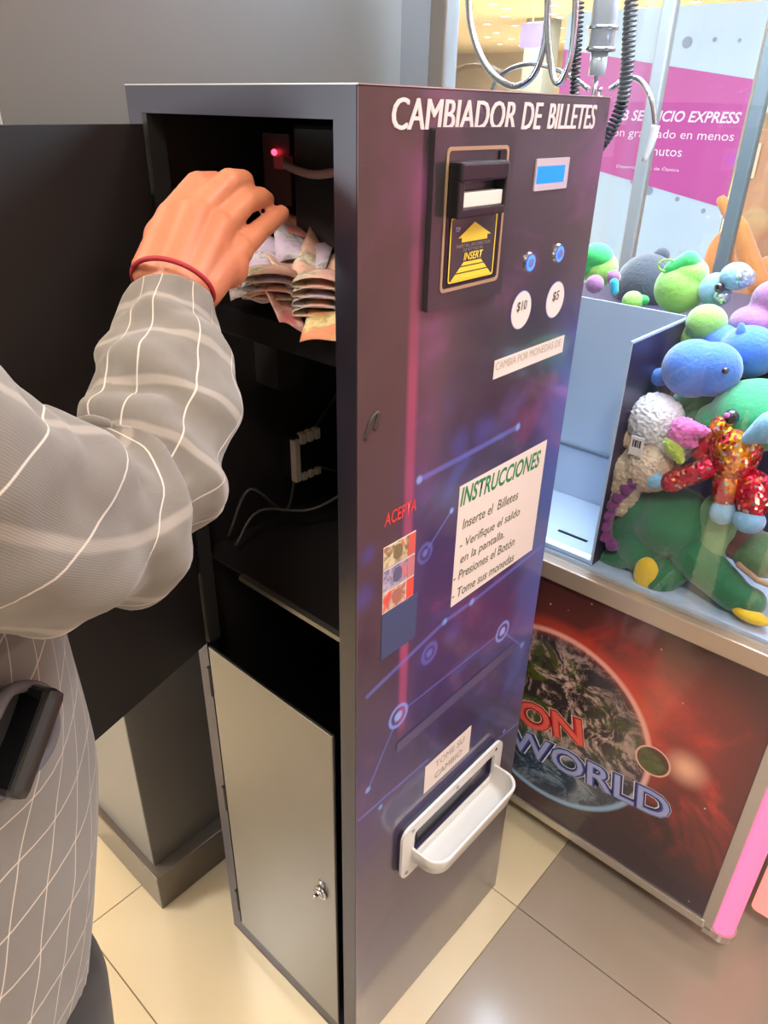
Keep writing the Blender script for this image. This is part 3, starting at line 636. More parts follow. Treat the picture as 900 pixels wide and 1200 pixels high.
# claw, its cables and loops
cl = thing('claw', 'chrome claw with clear body and curved prongs hanging above the prize chute', 'claw', (0.8, 0.206, 1.623))
A_ = Vector((0.8, 0.206, 1.623))
bm = bmesh.new(); cyl(bm, A_+Vector((0, 0, .0)), A_+Vector((0, 0, .17)), .021, seg=24); cyl(bm, A_+Vector((0, 0, -.035)), A_+Vector((0, 0, .0)), .014, seg=20); obj('claw_body', bm, mat('clear_plastic', (206, 210, 216), .15, .2), cl, True)
bm = bmesh.new()
for z in (0, .03, .075, .12): cyl(bm, A_+Vector((0, 0, z)), A_+Vector((0, 0, z+.005)), .025, seg=24)
cyl(bm, A_+Vector((0, 0, -.10)), A_+Vector((0, 0, -.03)), .004, seg=8); cyl(bm, A_+Vector((0, 0, -.085)), A_+Vector((0, 0, -.065)), .018, seg=16); cyl(bm, A_+Vector((0, 0, .17)), A_+Vector((0, 0, .45)), .003, seg=8)
obj('claw_collar', bm, M_steel, cl, True)
for nmx, P_ in (('prong', [(0.8, 0.177, 1.568), (0.8, 0.15, 1.584), (0.8, 0.124, 1.579), (0.8, 0.101, 1.552), (0.8, 0.087, 1.513)]), ('prong', [(0.8, 0.217, 1.568), (0.8, 0.27, 1.593), (0.8, 0.341, 1.607), (0.8, 0.403, 1.588), (0.8, 0.427, 1.539)]), ('prong', [(0.8, 0.196, 1.568), (0.86, 0.226, 1.563), (0.9, 0.248, 1.539), (0.9, 0.246, 1.508)])):
    bm = bmesh.new(); tube(bm, P_, .0042, 8); pr = obj(nmx, bm, M_steel, cl, True)
    bm = bmesh.new(); e = Vector(P_[-1]); tube(bm, [e+Vector((0, 0, .004)), e+Vector((-.002, .002, -.02)), e+Vector((-.008, .006, -.05))], [.0075, .0075, .004], 8); obj('prong_tip', bm, M_rubber, pr, True)
def coil(pts, R, r, turns, name, label, n=14):
    q = cr_spline(pts, 20); L = [0]
    for a, b in zip(q, q[1:]): L.append(L[-1]+(b-a).length)
    N = turns*n; out = []
    for i in range(N+1):
        s = L[-1]*i/N; k = max(j for j in range(len(L)) if L[j] <= s+1e-9); k = min(k, len(q)-2)
        t = (s-L[k])/(L[k+1]-L[k]); p = q[k].lerp(q[k+1], t); d = (q[k+1]-q[k]).normalized(); u = d.cross(Vector((.3, .9, .1))).normalized(); v = d.cross(u)
        a = 2*math.pi*i/n; out.append(p+u*R*math.cos(a)+v*R*math.sin(a))
    bm = bmesh.new(); tube(bm, out, r, 6, 1); return tag(obj(name, bm, M_coil, None, True, tuple(q[0])), label, 'cable')
coil([(0.78, 0.169, 1.785), (0.78, 0.156, 1.711), (0.78, 0.15, 1.655), (0.78, 0.143, 1.597), (0.78, 0.143, 1.549), (0.78, 0.155, 1.509), (0.78, 0.175, 1.478)], .0085, .0028, 46, 'coiled_cable', 'thick black coiled cable curving down beside the claw behind the changer')
coil([(0.78, 0.254, 1.794), (0.78, 0.247, 1.717), (0.78, 0.24, 1.647), (0.78, 0.235, 1.586), (0.78, 0.23, 1.535)], .0065, .0024, 40, 'coiled_cable', 'thinner black coiled cable hanging straight left of the claw body')
for P_, lab in (([(0.648, 0.386, 1.799), (0.648, 0.376, 1.723), (0.648, 0.363, 1.654), (0.648, 0.326, 1.596), (0.648, 0.273, 1.568), (0.648, 0.235, 1.583), (0.648, 0.221, 1.626), (0.648, 0.223, 1.691), (0.648, 0.229, 1.782)], 'wide bent steel rod loop hanging above the changer'), ([(0.648, 0.232, 1.783), (0.648, 0.225, 1.702), (0.648, 0.217, 1.637), (0.648, 0.2, 1.583), (0.648, 0.186, 1.573), (0.648, 0.173, 1.603), (0.648, 0.173, 1.657), (0.648, 0.182, 1.719), (0.648, 0.193, 1.778)], 'narrow bent steel rod loop next to the coiled cable')):
    bm = bmesh.new(); tube(bm, P_, .0052, 10); tag(obj('steel_loop', bm, M_steel, None, True, tuple(P_[0])), lab, 'metal loop')
# neighbouring machine post on the right
nb = thing('arcade_machine', 'neighbouring machine at the right edge with salmon lit corner post', 'arcade machine', (.80, -.9, 0))
bm = bmesh.new(); rrect(bm, (.752, -.520, .085), ((0, 1, 0), (0, 0, 1), (-1, 0, 0)), .07, 1.9, .012, .03); obj('corner_light', bm, M_pink2, nb)
obj('machine_body', box((.79, -1.3, .08), (1.5, -.47, 1.95), .01), mat('body_pink', (150, 104, 112), .5), nb)
for x, y in ((.86, -.55), (.86, -1.2), (1.42, -.55), (1.42, -1.2)):
    bm = bmesh.new(); cyl(bm, (x, y, 0), (x, y, .08), .02); obj('foot', bm, M_blk, nb)
# ------------------------------------------------------------------ shop banner and things beyond the machine
bn = thing('shop_banner', 'white and magenta optician banner standing behind the claw machine', 'banner', (2.3, .8, 0))
obj('banner_panel', box((2.302, .45, .35), (2.312, 1.15, 1.848)), mat('banner_white', (186, 204, 224), .6), bn)
bm = bmesh.new(); poly(bm, [(2.3005, .4505, 1.2545), (2.3005, .4505, 1.638), (2.3005, 1.149, 1.737), (2.3005, 1.149, 1.380)], (.001, 0, 0)); bmesh.ops.recalc_face_normals(bm, faces=bm.faces)
mg = obj('magenta_band', bm, mat('magenta_print', (186, 62, 150), .55), bn)
M_bt = mat('banner_ink', (236, 214, 236), .6)
text('banner_lettering', 'B SERVICIO EXPRESS', mg, M_bt, (2.3, .880, 1.512), FX, .418, .034, shear=.2, bold=.02, off=.001)
text('banner_lettering', 'con graduado en menos', mg, M_bt, (2.3, .925, 1.452), FX, .455, .036, bold=0, off=.001)
text('banner_lettering', 'minutos', mg, M_bt, (2.3, .79, 1.405), FX, .155, .028, off=.001)
text('banner_lettering', 'Departamento de \u00d3ptica', mg, M_bt, (2.3, .87, 1.355), FX, .237, .016, off=.001)
bm = bmesh.new()
for y, z, r in ((.69, 1.745, .017), (.60, 1.75, .007), (.52, 1.745, .006), (.77, 1.76, .009), (.80, 1.315, .008), (.73, 1.29, .015), (.62, 1.27, .008), (.52, 1.24, .008)): disc(bm, (2.3015, y, z), r, FX, .001)
obj('banner_marks', bm, mat('marks_grey', (138, 148, 170), .6), bn)
obj('banner_base', box((2.24, .5, 0), (2.38, 1.1, .35), .01), M_alu, bn)
k = thing('shop_board', 'brown upright wooden board behind the glass at the right edge', 'board', (2.2, 0, 0))
obj('board_panel', box((2.2, -.05, 0), (2.24, .40, 1.50), .005), mat('wood_tan', (196, 138, 100), .55, vary=.1, vscale=5), k)
obj('board_card', box((2.192, .345, 1.36), (2.199, .39, 1.46)), mat('card_cream', (232, 200, 164), .6), k)
obj('board_card', box((2.192, .36, 1.29), (2.199, .395, 1.345)), mat('card_cream2', (226, 190, 152), .6), k)
bm = bmesh.new(); cyl(bm, (2.15, 0.358, 1.567), (2.17, 0.365, 1.567), .03); k = obj('wall_clock', bm, mat('clock_cream', (230, 222, 170), .4), None, False, (2.16, 0.361, 1.567)); tag(k, 'small round pale yellow disc above the brown board', 'disc')
# ------------------------------------------------------------------ plush toys
def fab(name, c, v=.12, b=.5): return mat(name, c, .9, vary=v*1.3, vscale=26, bump=b, bscale=150, sheen=.5, bdist=.004)
P_lime = fab('plush_lime', (150, 205, 92)); P_green = fab('plush_green', (60, 190, 96)); P_dg = fab('plush_dark_green', (42, 112, 72)); P_mg = fab('plush_mid_green', (58, 158, 104))
P_blue = fab('plush_blue', (72, 122, 210)); P_lb = fab('plush_light_blue', (130, 176, 206)); P_mauve = fab('plush_mauve', (160, 106, 150)); P_teal = fab('plush_teal', (50, 168, 196))
P_white = fab('plush_white', (226, 218, 222), .08, .9); P_beige = fab('plush_beige', (208, 178, 150), .1, .9); P_yel = fab('plush_yellow', (234, 190, 20)); P_pur = fab('plush_purple', (122, 50, 112))
P_pink = fab('plush_pink', (236, 110, 186), .15, 1); P_dark = fab('plush_charcoal', (66, 68, 76)); P_or = fab('plush_orange', (226, 140, 72)); P_br = fab('plush_brown', (110, 72, 62)); P_ol = fab('plush_olive', (80, 110, 70)); P_sage = fab('plush_sage', (120, 160, 112)); P_tb=fab('plush_rust', (172, 136, 108)); P_yg = fab('plush_yellow_green', (190, 210, 80), .15, 1)
M_eye = mat('toy_eye', (22, 16, 20), .1, coat=1)
def sequin(name, a, b):
    s = NT(name); co = s.coord(); v = s.new('ShaderNodeTexVoronoi'); v.inputs['Scale'].default_value = 190; s.link(co, v.inputs['Vector'])
    sp = s.sep(v.outputs['Color']); n = s.noise(co, 16, 2)
    f = s.smooth(s.math('ADD', n, s.math('MULTIPLY', s.math('SUBTRACT', sp[0], .5), .25)), .46, .54)
    c = s.mix(f, lin(a), lin(b)); c = s.mix(s.smooth(sp[1], .8, 1), c, (1, .85, .7, 1))
    s.base(c); s.set(Roughness=.3, Metallic=.7)
    vm = s.new('ShaderNodeVectorMath', operation='SUBTRACT'); s.link(v.outputs['Color'], vm.inputs[0]); vm.inputs[1].default_value = (.5, .5, .5)
    v2 = s.new('ShaderNodeVectorMath', operation='SCALE'); s.link(vm.outputs[0], v2.inputs[0]); v2.inputs['Scale'].default_value = .9
    g = s.new('ShaderNodeNewGeometry'); v3 = s.new('ShaderNodeVectorMath', operation='ADD'); s.link(g.outputs['Normal'], v3.inputs[0]); s.link(v2.outputs[0], v3.inputs[1])
    v4 = s.new('ShaderNodeVectorMath', operation='NORMALIZE'); s.link(v3.outputs[0], v4.inputs[0]); s.link(v4.outputs[0], s.b.inputs['Normal']); return s.m
P_seq = sequin('sequins_red_gold', (206, 40, 62), (236, 156, 30)); P_seqr = sequin('sequins_red', (214, 36, 66), (196, 80, 50)); P_seqs = sequin('sequins_silver', (176, 206, 224), (214, 220, 240))
def plush(label, loc, parts, name='plush_toy', cat='plush toy'):
    """parts: (name, material, [shapes], options); shape = ('e', c, r) or ('c', a, b, ra, rb)"""
    t = thing(name, label, cat, loc, 'plush toys piled in the claw machine' if loc[0] < 1.5 else None)
    for p in parts:
        bm = bmesh.new()
        for s in p[2]:
            if s[0] == 'e': ell(bm, s[1], s[2], 3)
            else: cap(bm, s[1], s[2], s[3], s[4])
        op = p[3] if len(p) > 3 else {}
        if op.get('raw'): obj(p[0], bm, p[1], t, True)
        else: blob(p[0], bm, p[1], t, op.get('v', .004), op.get('it', 6), disp=op.get('disp'))
    return t
plush('lime plush with green cap, mauve feet and blue cup, leftmost behind the chute', (0.95, 0.215, 1.202), [
 ('body', P_lime, [('e', (0.95, 0.218, 1.253), (.037, .037, .036))]), ('cap', P_green, [('e', (0.94, 0.225, 1.278), (.034, .034, .026)), ('e', (0.93, 0.234, 1.258), (.022, .022, .02))]),
 ('foot', P_mauve, [('e', (0.9, 0.2, 1.232), .019)]), ('foot', P_mauve, [('e', (0.92, 0.172, 1.247), .015)]), ('cup', P_teal, [('c', (0.89, 0.151, 1.226), (0.89, 0.155, 1.243), .009, .010)])])
plush('round charcoal plush behind the lime toys', (1.15, 0.186, 1.167), [('body', P_dark, [('e', (1.15, 0.198, 1.194), (.068, .068, .07))]), ('ear', P_dark, [('e', (1.18, 0.188, 1.256), (.02, .02, .02))])])
plush('small lime plush bump peeping over the chute wall', (0.92, 0.122, 1.196), [('body', P_lime, [('e', (0.93, 0.128, 1.204), (.022, .022, .022))]), ('foot', P_green, [('e', (0.94, 0.111, 1.208), (.013, .013, .012))])])
plush('lime plush with green folded cap and hanging loop behind the chute corner', (0.93, 0.032, 1.21), [
 ('body', P_lime, [('e', (0.95, 0.047, 1.24), (.05, .048, .048)), ('e', (0.95, 0.035, 1.27), (.035, .035, .03))]), ('cap', P_green, [('c', (0.93, 0.065, 1.275), (0.94, 0.036, 1.293), .014, .02), ('e', (0.95, 0.025, 1.284), .014)])])
bm = bmesh.new(); c0 = Vector((0.92, 0.069, 1.283)); tube(bm, [c0+Vector((.008*math.cos(a), -.014*math.cos(a), .011*math.sin(a))) for a in [2*math.pi*i/10 for i in range(11)]], .002, 6); obj('hanging_loop', bm, P_lime, bpy.data.objects['plush_toy.003'])
plush('smooth round lime plush head at the chute corner above the blue ones', (0.85, -0.058, 1.17), [('head', P_lime, [('e', (0.86, -0.046, 1.207), (.036, .036, .033)), ('e', (0.87, -0.029, 1.174), (.028, .028, .028))])])
plush('light blue plush with silver sequins and black nose', (0.93, -0.048, 1.231), [
 ('body', P_lb, [('e', (0.94, -0.022, 1.249), (.03, .03, .032))]), ('head', P_lb, [('e', (0.93, -0.056, 1.28), (.033, .028, .025))]), ('sequin_patch', P_seqs, [('e', (0.915, -0.074, 1.283), (.017, .02, .018))], {'v': .003}), ('sequin_patch', P_seqs, [('e', (0.915, -0.045, 1.244), (.016, .016, .014))], {'v': .003}), ('nose', M_eye, [('e', (0.9, -0.041, 1.262), .009)], {'raw': 1})])
plush('mauve plush at the right edge above the blue ones', (0.87, -0.138, 1.19), [('body', P_mauve, [('e', (0.9, -0.117, 1.213), (.045, .045, .03)), ('e', (0.92, -0.128, 1.251), (.035, .035, .035))])])
plush('blue plush animal with wide snout and black nose in front', (0.74, -0.093, 1.118), [
 ('head', P_blue, [('e', (0.75, -0.077, 1.154), (.052, .052, .050)), ('e', (0.75, -0.11, 1.16), (.046, .046, .046))]), ('ear', P_blue, [('e', (0.76, -0.02, 1.123), (.018, .018, .017))]), ('nose', M_eye, [('e', (0.705, -0.142, 1.175), .0058)], {'raw': 1})])
plush('blue plush animal with pointed ear and glossy eye behind the wide snouted one', (0.84, -0.133, 1.134), [
 ('head', P_blue, [('e', (0.84, -0.134, 1.177), (.05, .05, .045)), ('e', (0.86, -0.08, 1.18), (.038, .038, .03))]), ('ear', P_blue, [('c', (0.82, -0.12, 1.208), (0.82, -0.116, 1.224), .012, .006)]), ('eye', M_eye, [('e', (0.785, -0.14, 1.169), .0058)], {'raw': 1})])
plush('teal plush at the right edge behind the blue ones', (0.86, -0.164, 1.167), [('body', P_teal, [('e', (0.9, -0.152, 1.184), (.032, .032, .03))])])
plush('large green plush head with big black eye in front', (0.76, -0.196, 1.048), [
 ('head', P_mg, [('e', (0.765, -0.193, 1.098), (.085, .075, .058)), ('e', (0.75, -0.15, 1.076), (.05, .05, .034)), ('e', (0.82, -0.09, 1.064), (.06, .06, .06))]), ('eye', M_eye, [('e', (0.668, -0.179, 1.117), .012)], {'raw': 1}), ('eye_highlight', P_pink, [('e', (0.656, -0.175, 1.122), .0045)], {'raw': 1})])
wd = plush('white and beige fluffy plush dog with a barcode tag', (0.7, -0.054, 0.904), [
 ('head', P_white, [('e', (0.715, -0.045, 1.06), (.05, .048, .048)), ('e', (0.72, -0.084, 1.026), (.04, .035, .035))], {'v': .0022, 'it': 2, 'disp': (.010, .0045)}),
 ('body', P_beige, [('e', (0.7, -0.058, 0.983), (.05, .05, .048)), ('c', (0.69, -0.026, 0.967), (0.69, -0.023, 0.896), .036, .026), ('e', (0.7, -0.001, 1.024), (.025, .02, .024))], {'v': .0022, 'it': 2, 'disp': (.009, .0045)}),
 ('mane', P_pink, [('c', (0.675, -0.107, 1.073), (0.675, -0.145, 1.081), .022, .007), ('c', (0.675, -0.102, 1.061), (0.675, -0.129, 1.054), .018, .008)], {'v': .0025, 'it': 1, 'disp': (.009, .005)}),
 ('mane', P_yg, [('c', (0.67, -0.098, 1.046), (0.67, -0.116, 1.023), .016, .008)], {'v': .0025, 'it': 1, 'disp': (.008, .005)})])
tg = Vector((0.648, -0.046, 1.032)); bm = bmesh.new(); bx(bm, tg+Vector((0, -.012, -.017)), tg+Vector((.0012, .012, .017)), .0004); tgo = obj('price_tag', bm, M_paper, wd)
bm = bmesh.new()
for i, ww in enumerate((.0012, .0006, .0018, .0008, .0012, .0006, .0016, .0007)): bx(bm, tg+Vector((-.0006, .0075-i*.002-ww, -.002)), tg+Vector((-.0001, .0075-i*.002, .011)))
obj('barcode', bm, M_eye, tgo)
plush('red and gold sequin plush doll with pale blue hands and feet', (0.7, -0.203, 0.959), [
 ('body', P_seq, [('e', (0.7, -0.191, 1.05), (.045, .04, .05)), ('e', (0.7, -0.165, 1.087), (.025, .025, .02))], {'v': .003}),
 ('arm', P_seqr, [('c', (0.672, -0.11, 0.978), (0.68, -0.163, 1.02), .020, .019), ('c', (0.69, -0.138, 1.036), (0.695, -0.154, 1.086), .014, .012)], {'v': .003}),
 ('hand', P_lb, [('e', (0.672, -0.081, 0.975), .0205)]), ('hand', P_lb, [('c', (0.665, -0.21, 1.09), (0.67, -0.239, 1.117), .010, .026)]),
 ('leg', P_seq, [('c', (0.69, -0.191, 1.007), (0.685, -0.196, 0.975), .024, .020)], {'v': .003}), ('leg', P_seqr, [('c', (0.7, -0.23, 1.001), (0.69, -0.24, 0.974), .03, .026)], {'v': .003}),
 ('foot', P_lb, [('e', (0.68, -0.201, 0.95), (.024, .022, .022))]), ('foot', P_lb, [('e', (0.68, -0.244, 0.95), (.028, .026, .021))])])
dn = plush('dark green plush dinosaur with purple spikes and yellow soles', (0.7, -0.131, 0.769), [
 ('body', P_dg, [('e', (0.725, -0.114, 0.877), (.075, .072, .066)), ('e', (0.715, -0.077, 0.814), (.062, .055, .05)), ('c', (0.71, -0.054, 0.881), (0.71, -0.022, 0.822), .04, .025)], {'v': .005}),
 ('tail', P_dg, [('c', (0.69, -0.015, 0.77), (0.68, -0.069, 0.804), .020, .024)]),
 ('leg', P_dg, [('c', (0.7, -0.167, 0.841), (0.685, -0.253, 0.805), .042, .032), ('e', (0.685, -0.282, 0.803), .026)]),
 ('leg', P_dg, [('c', (0.69, -0.145, 0.803), (0.68, -0.124, 0.783), .030, .036)]),
 ('sole', P_yel, [('e', (0.655, -0.108, 0.795), (.012, .024, .036))]), ('sole', P_yel, [('e', (0.663, -0.293, 0.79), (.016, .034, .011))]), ('belly', P_sage, [('c', (0.72, -0.189, 0.929), (0.71, -0.191, 0.829), .036, .028)])])
bm = bmesh.new(); cr_ = [(0.662, -0.051, 0.958), (0.662, -0.04, 0.939), (0.662, -0.029, 0.918), (0.662, -0.02, 0.897), (0.662, -0.014, 0.874), (0.662, -0.013, 0.85), (0.662, -0.018, 0.828), (0.662, -0.035, 0.816)]
for a_, b_ in zip(cr_, cr_[1:]): cap(bm, Vector(a_)+Vector((.008, 0, 0)), Vector(b_)+Vector((.008, 0, 0)), .009, .009, 4)
for q in cr_: ell(bm, Vector(q)+Vector((0, .004, .002)), (.008, .012, .010), 2)
blob('crest', bm, P_pur, dn, .002, 3)
plush('olive green plush with brown stitched mouth at the right edge', (0.72, -0.283, 0.812), [('head', P_ol, [('e', (0.74, -0.267, 0.867), (.055, .05, .036))]), ('mouth', P_tb, [('c', (0.688, -0.247, 0.861), (0.685, -0.282, 0.847), .006, .006), ('c', (0.685, -0.282, 0.847), (0.685, -0.319, 0.847), .006, .006)], {'v': .002}), ('body', P_br, [('e', (0.75, -0.229, 0.872), (.05, .05, .03))])])
plush('orange long limbed plush hanging beyond the claw machine', (1.9, 0.215, 1.098), [('limb', P_or, [('c', (1.9, 0.328, 1.314), (1.9, 0.261, 1.243), .018, .03), ('c', (1.9, 0.261, 1.243), (1.9, 0.172, 1.104), .03, .035)], {'v': .008}), ('body', P_or, [('e', (2.0, 0.331, 1.133), (.045, .045, .09)), ('e', (2.05, 0.194, 1.081), (.05, .05, .08))], {'v': .008})])
# ------------------------------------------------------------------ the person
def skin():
    s = NT('skin'); co = s.coord(); n = s.noise(co, 22, 4); n2 = s.noise(co, 320, 3)
    s.base(s.mix(n, lin((184, 110, 82)), lin((204, 132, 100)))); s.set(Roughness=.45, Subsurface_Weight=.12, Subsurface_Scale=.008); s.b.inputs['Subsurface Radius'].default_value = (1, .4, .2)
    s.bump(n2, .12, .001); return s.m
M_skin = skin()
def plaid(name, diag):
    s = NT(name); co = s.coord('UV'); p = s.sep(co); U, V = p[0], p[1]
    n = s.noise(co, 9, 2); U = s.math('ADD', U, s.math('MULTIPLY', s.math('SUBTRACT', n, .5), .02)); V = s.math('ADD', V, s.math('MULTIPLY', s.math('SUBTRACT', s.noise(co, 6, 2), .5), .02))
    if diag: U, V = s.math('ADD', U, s.math('MULTIPLY', V, .55)), s.math('ADD', V, s.math('MULTIPLY', U, .10))
    def lines(v, per, wd):
        f = s.math('ABSOLUTE', s.math('SUBTRACT', s.math('FRACT', s.math('DIVIDE', v, per)), .5)); return s.smooth(f, wd/per, wd/per*.35)
    tw = s.new('ShaderNodeTexWave'); tw.inputs['Scale'].default_value = 260; tw.inputs['Distortion'].default_value = 2; s.link(co, tw.inputs['Vector'])
    c = s.mix(s.noise(co, 14, 4), lin((108, 102, 96)), lin((130, 124, 118))); c = s.mix(s.math('MULTIPLY', tw.outputs['Fac'], .18), c, lin((98, 92, 88)))
    if diag:
        c = s.mix(s.math('MULTIPLY', lines(U, .036, .0009), .75), c, lin((214, 198, 184))); c = s.mix(s.math('MULTIPLY', lines(V, .040, .0009), .75), c, lin((214, 198, 184)))
    else:
        sw = s.smooth(V, .235, .265); U2 = s.math('ADD', U, s.math('MULTIPLY', V, .25)); V2 = s.math('ADD', V, s.math('MULTIPLY', U, .45))
        def pick(a, b): return s.math('ADD', s.math('MULTIPLY', b, sw), s.math('MULTIPLY', a, s.math('SUBTRACT', 1, sw)))
        c = s.mix(s.math('MULTIPLY', pick(lines(U2, .058, .0050), lines(V, .050, .0050)), .28), c, lin((206, 194, 184)))
        c = s.mix(s.math('MULTIPLY', pick(lines(V2, .052, .0009), lines(U, .040, .0009)), .7), c, lin((230, 218, 208)))
    s.base(c); s.set(Roughness=.9, Sheen_Weight=.3); s.bump(tw.outputs['Fac'], .15, .0006); return s.m
M_sleeve = plaid('plaid_sleeve', False); M_jacket = plaid('plaid_jacket', True)
M_trou = mat('dark_trousers', (38, 34, 34), .85, vary=.1, vscale=40, sheen=.2)
pe = thing('person', 'person in grey plaid jacket reaching a right hand into the open cabinet', 'person', (-.49, .06, 0))
# right arm with hand: one continuous skin
bm = bmesh.new()
Wr = Vector((-0.1586, 0.0578, 1.3968))
fore = Vector((-0.1902, 0.026, 1.3646)); elb = Vector((-0.2869, -0.0534, 1.2833)); shd = Vector((-.49, -.11, 1.36))
cap(bm, shd, elb, .045, .038, 14); cap(bm, elb, fore, .037, .028, 12); cap(bm, fore, Wr, .027, .0265, 6)
mc = {'index': (-0.128, 0.0958, 1.4455), 'middle': (-0.114, 0.0842, 1.4469), 'ring': (-0.0984, 0.074, 1.4369), 'little': (-0.0827, 0.0676, 1.4182)}
for k_, p in mc.items():
    p = Vector(p); off = {'index': (-0.1681, 0.0704, 1.41), 'middle': (-0.1592, 0.0572, 1.408), 'ring': (-0.1483, 0.0511, 1.4019), 'little': (-0.138, 0.0498, 1.3951)}[k_]
    cap(bm, off, p, .0195, {'index': .0155, 'middle': .0165, 'ring': .0160, 'little': .0145}[k_], 9)
    ell(bm, Vector(off)*.4+p*.6+Vector((.006, .006, -.002)), .021)
def finger(pts, r):
    for i in range(len(pts)-1): cap(bm, pts[i], pts[i+1], r[i], r[i+1], 6)
finger([mc['index'], (-0.0916, 0.1082, 1.4692), (-0.0627, 0.1208, 1.4691), (-0.0455, 0.132, 1.46)], [.0150, .0120, .0105, .0092])
finger([mc['middle'], (-0.0677, 0.0936, 1.4719), (-0.0433, 0.1037, 1.4708), (-0.0301, 0.1164, 1.4604)], [.0150, .0118, .0104, .0092])
finger([mc['ring'], (-0.0577, 0.0838, 1.455), (-0.0357, 0.0897, 1.4575), (-0.0209, 0.0991, 1.4537)], [.0140, .0112, .0098, .0084])
finger([mc['little'], (-0.0493, 0.0771, 1.4308), (-0.0288, 0.0811, 1.4385), (-0.0137, 0.086, 1.4422)], [.0130, .0104, .0094, .0080])
finger([(-0.1515, 0.0855, 1.4058), (-0.1071, 0.1149, 1.4246), (-0.0678, 0.1267, 1.4379), (-0.0382, 0.1364, 1.4393)], [.017, .0145, .012, .010])
arm = blob('right_arm', bm, M_skin, pe, .0022, 4)
for c, d in (((-0.0143, 0.084, 1.4424), (.9, -.2, .4)),):
    bm = bmesh.new(); q = Vector(d).normalized().to_track_quat('X', 'Z').to_matrix().to_4x4(); ell(bm, c, (.0055, .0045, .0012), 2, q); obj('fingernail', bm, mat('nail', (222, 160, 140), .3), arm, True)
# bracelet
bc = Vector((-0.162, 0.0546, 1.3998)); ax = (Vector((-0.1317, 0.0706, 1.4251))-Vector((-0.1729, 0.0454, 1.3843))).normalized(); e1 = ax.orthogonal().normalized(); e2 = ax.cross(e1)
bm = bmesh.new(); tube(bm, [bc+(e1*math.cos(a)+e2*math.sin(a))*.0335 for a in [2*math.pi*i/24 for i in range(25)]], .0021, 8, 2)
br = obj('bracelet', bm, mat('red_cord', (168, 40, 52), .6), pe, True); tag(br, 'thin red cord bracelet')
# sleeve
def fold(a, s_, t, p):
    c_, n_ = math.cos(a), math.sin(a); v = noise.noise(p*11)*.008+noise.noise(Vector((c_*1.3, n_*1.3, s_*26)))*.008+noise.noise(Vector((c_*2.6+7, n_*2.6, s_*52)))*.004
    k = math.exp(-((t-.50)/.16)**2); v += k*.007*math.sin(s_*88+2.2*math.sin(a)+3*noise.noise(p*9))-k*.003
    return v*(1-.8*max(0, (t-.9)/.1))
sl = [(-.49, -.105, 1.375), (-0.4501, -0.1189, 1.3959), (-0.3918, -0.1171, 1.3423), (-0.3494, -0.096, 1.3104), (-0.3025, -0.0713, 1.2933), (-0.254, -0.0369, 1.3127), (-0.2164, -0.0028, 1.3421), (-0.1904, 0.0265, 1.3659), (-0.1686, 0.0468, 1.3903)]
bm = bmesh.new(); tube(bm, sl, [.085, .072, .061, .060, .060, .054, .050, .044, .035], 72, 22, False, .055, fold)
so = obj('sleeve', bm, M_sleeve, pe, True); s = so.modifiers.new('cloth', 'SOLIDIFY'); s.thickness = .002; s.offset = -1
# jacket body
def jacket():
    bm = bmesh.new(); L = bm.loops.layers.uv.verify(); rows = []
    prof = [(1.46, .05, .07, 0), (1.44, .08, .13, 0), (1.40, .11, .19, 0), (1.33, .125, .195, 0), (1.25, .15, .185, 0), (1.18, .168, .178, 0), (1.10, .170, .175, 0), (1.02, .166, .178, 4), (.95, .150, .182, 24), (.88, .122, .185, 44), (.80, .105, .188, 60), (.74, .10, .19, 70)]
    hs = cr_spline([(a, b, c) for a, b, c, d in prof], 5); ds = cr_spline([(d, 0, 0) for *_, d in prof], 5); seg = 72
    for v, d in zip(hs, ds):
        z, hx, hy = v; op = math.radians(max(0, d.x)); row = []
        for k in range(seg+1):
            th = -math.pi*0+op+(2*math.pi-2*op)*k/seg
            n_ = noise.noise(Vector((math.cos(th)*2.2, math.sin(th)*2.2, z*7)))*.010
            x = -.49+(hx+n_)*math.cos(th); y = .06-(hy+n_)*math.sin(th)*1
            row.append((bm.verts.new((x, y, z)), th))
        rows.append((row, z))
    for (A, za), (B, zb) in zip(rows, rows[1:]):
        for k in range(seg):
            f = bm.faces.new((A[k][0], A[k+1][0], B[k+1][0], B[k][0])); f.smooth = True
            for lp_, c in zip(f.loops, ((A[k][1]*.18, za), (A[k+1][1]*.18, za), (B[k+1][1]*.18, zb), (B[k][1]*.18, zb))): lp_[L].uv = c
    return bm
jo = obj('jacket', jacket(), M_jacket, pe, True); s = jo.modifiers.new('cloth', 'SOLIDIFY'); s.thickness = .003; s.offset = -1
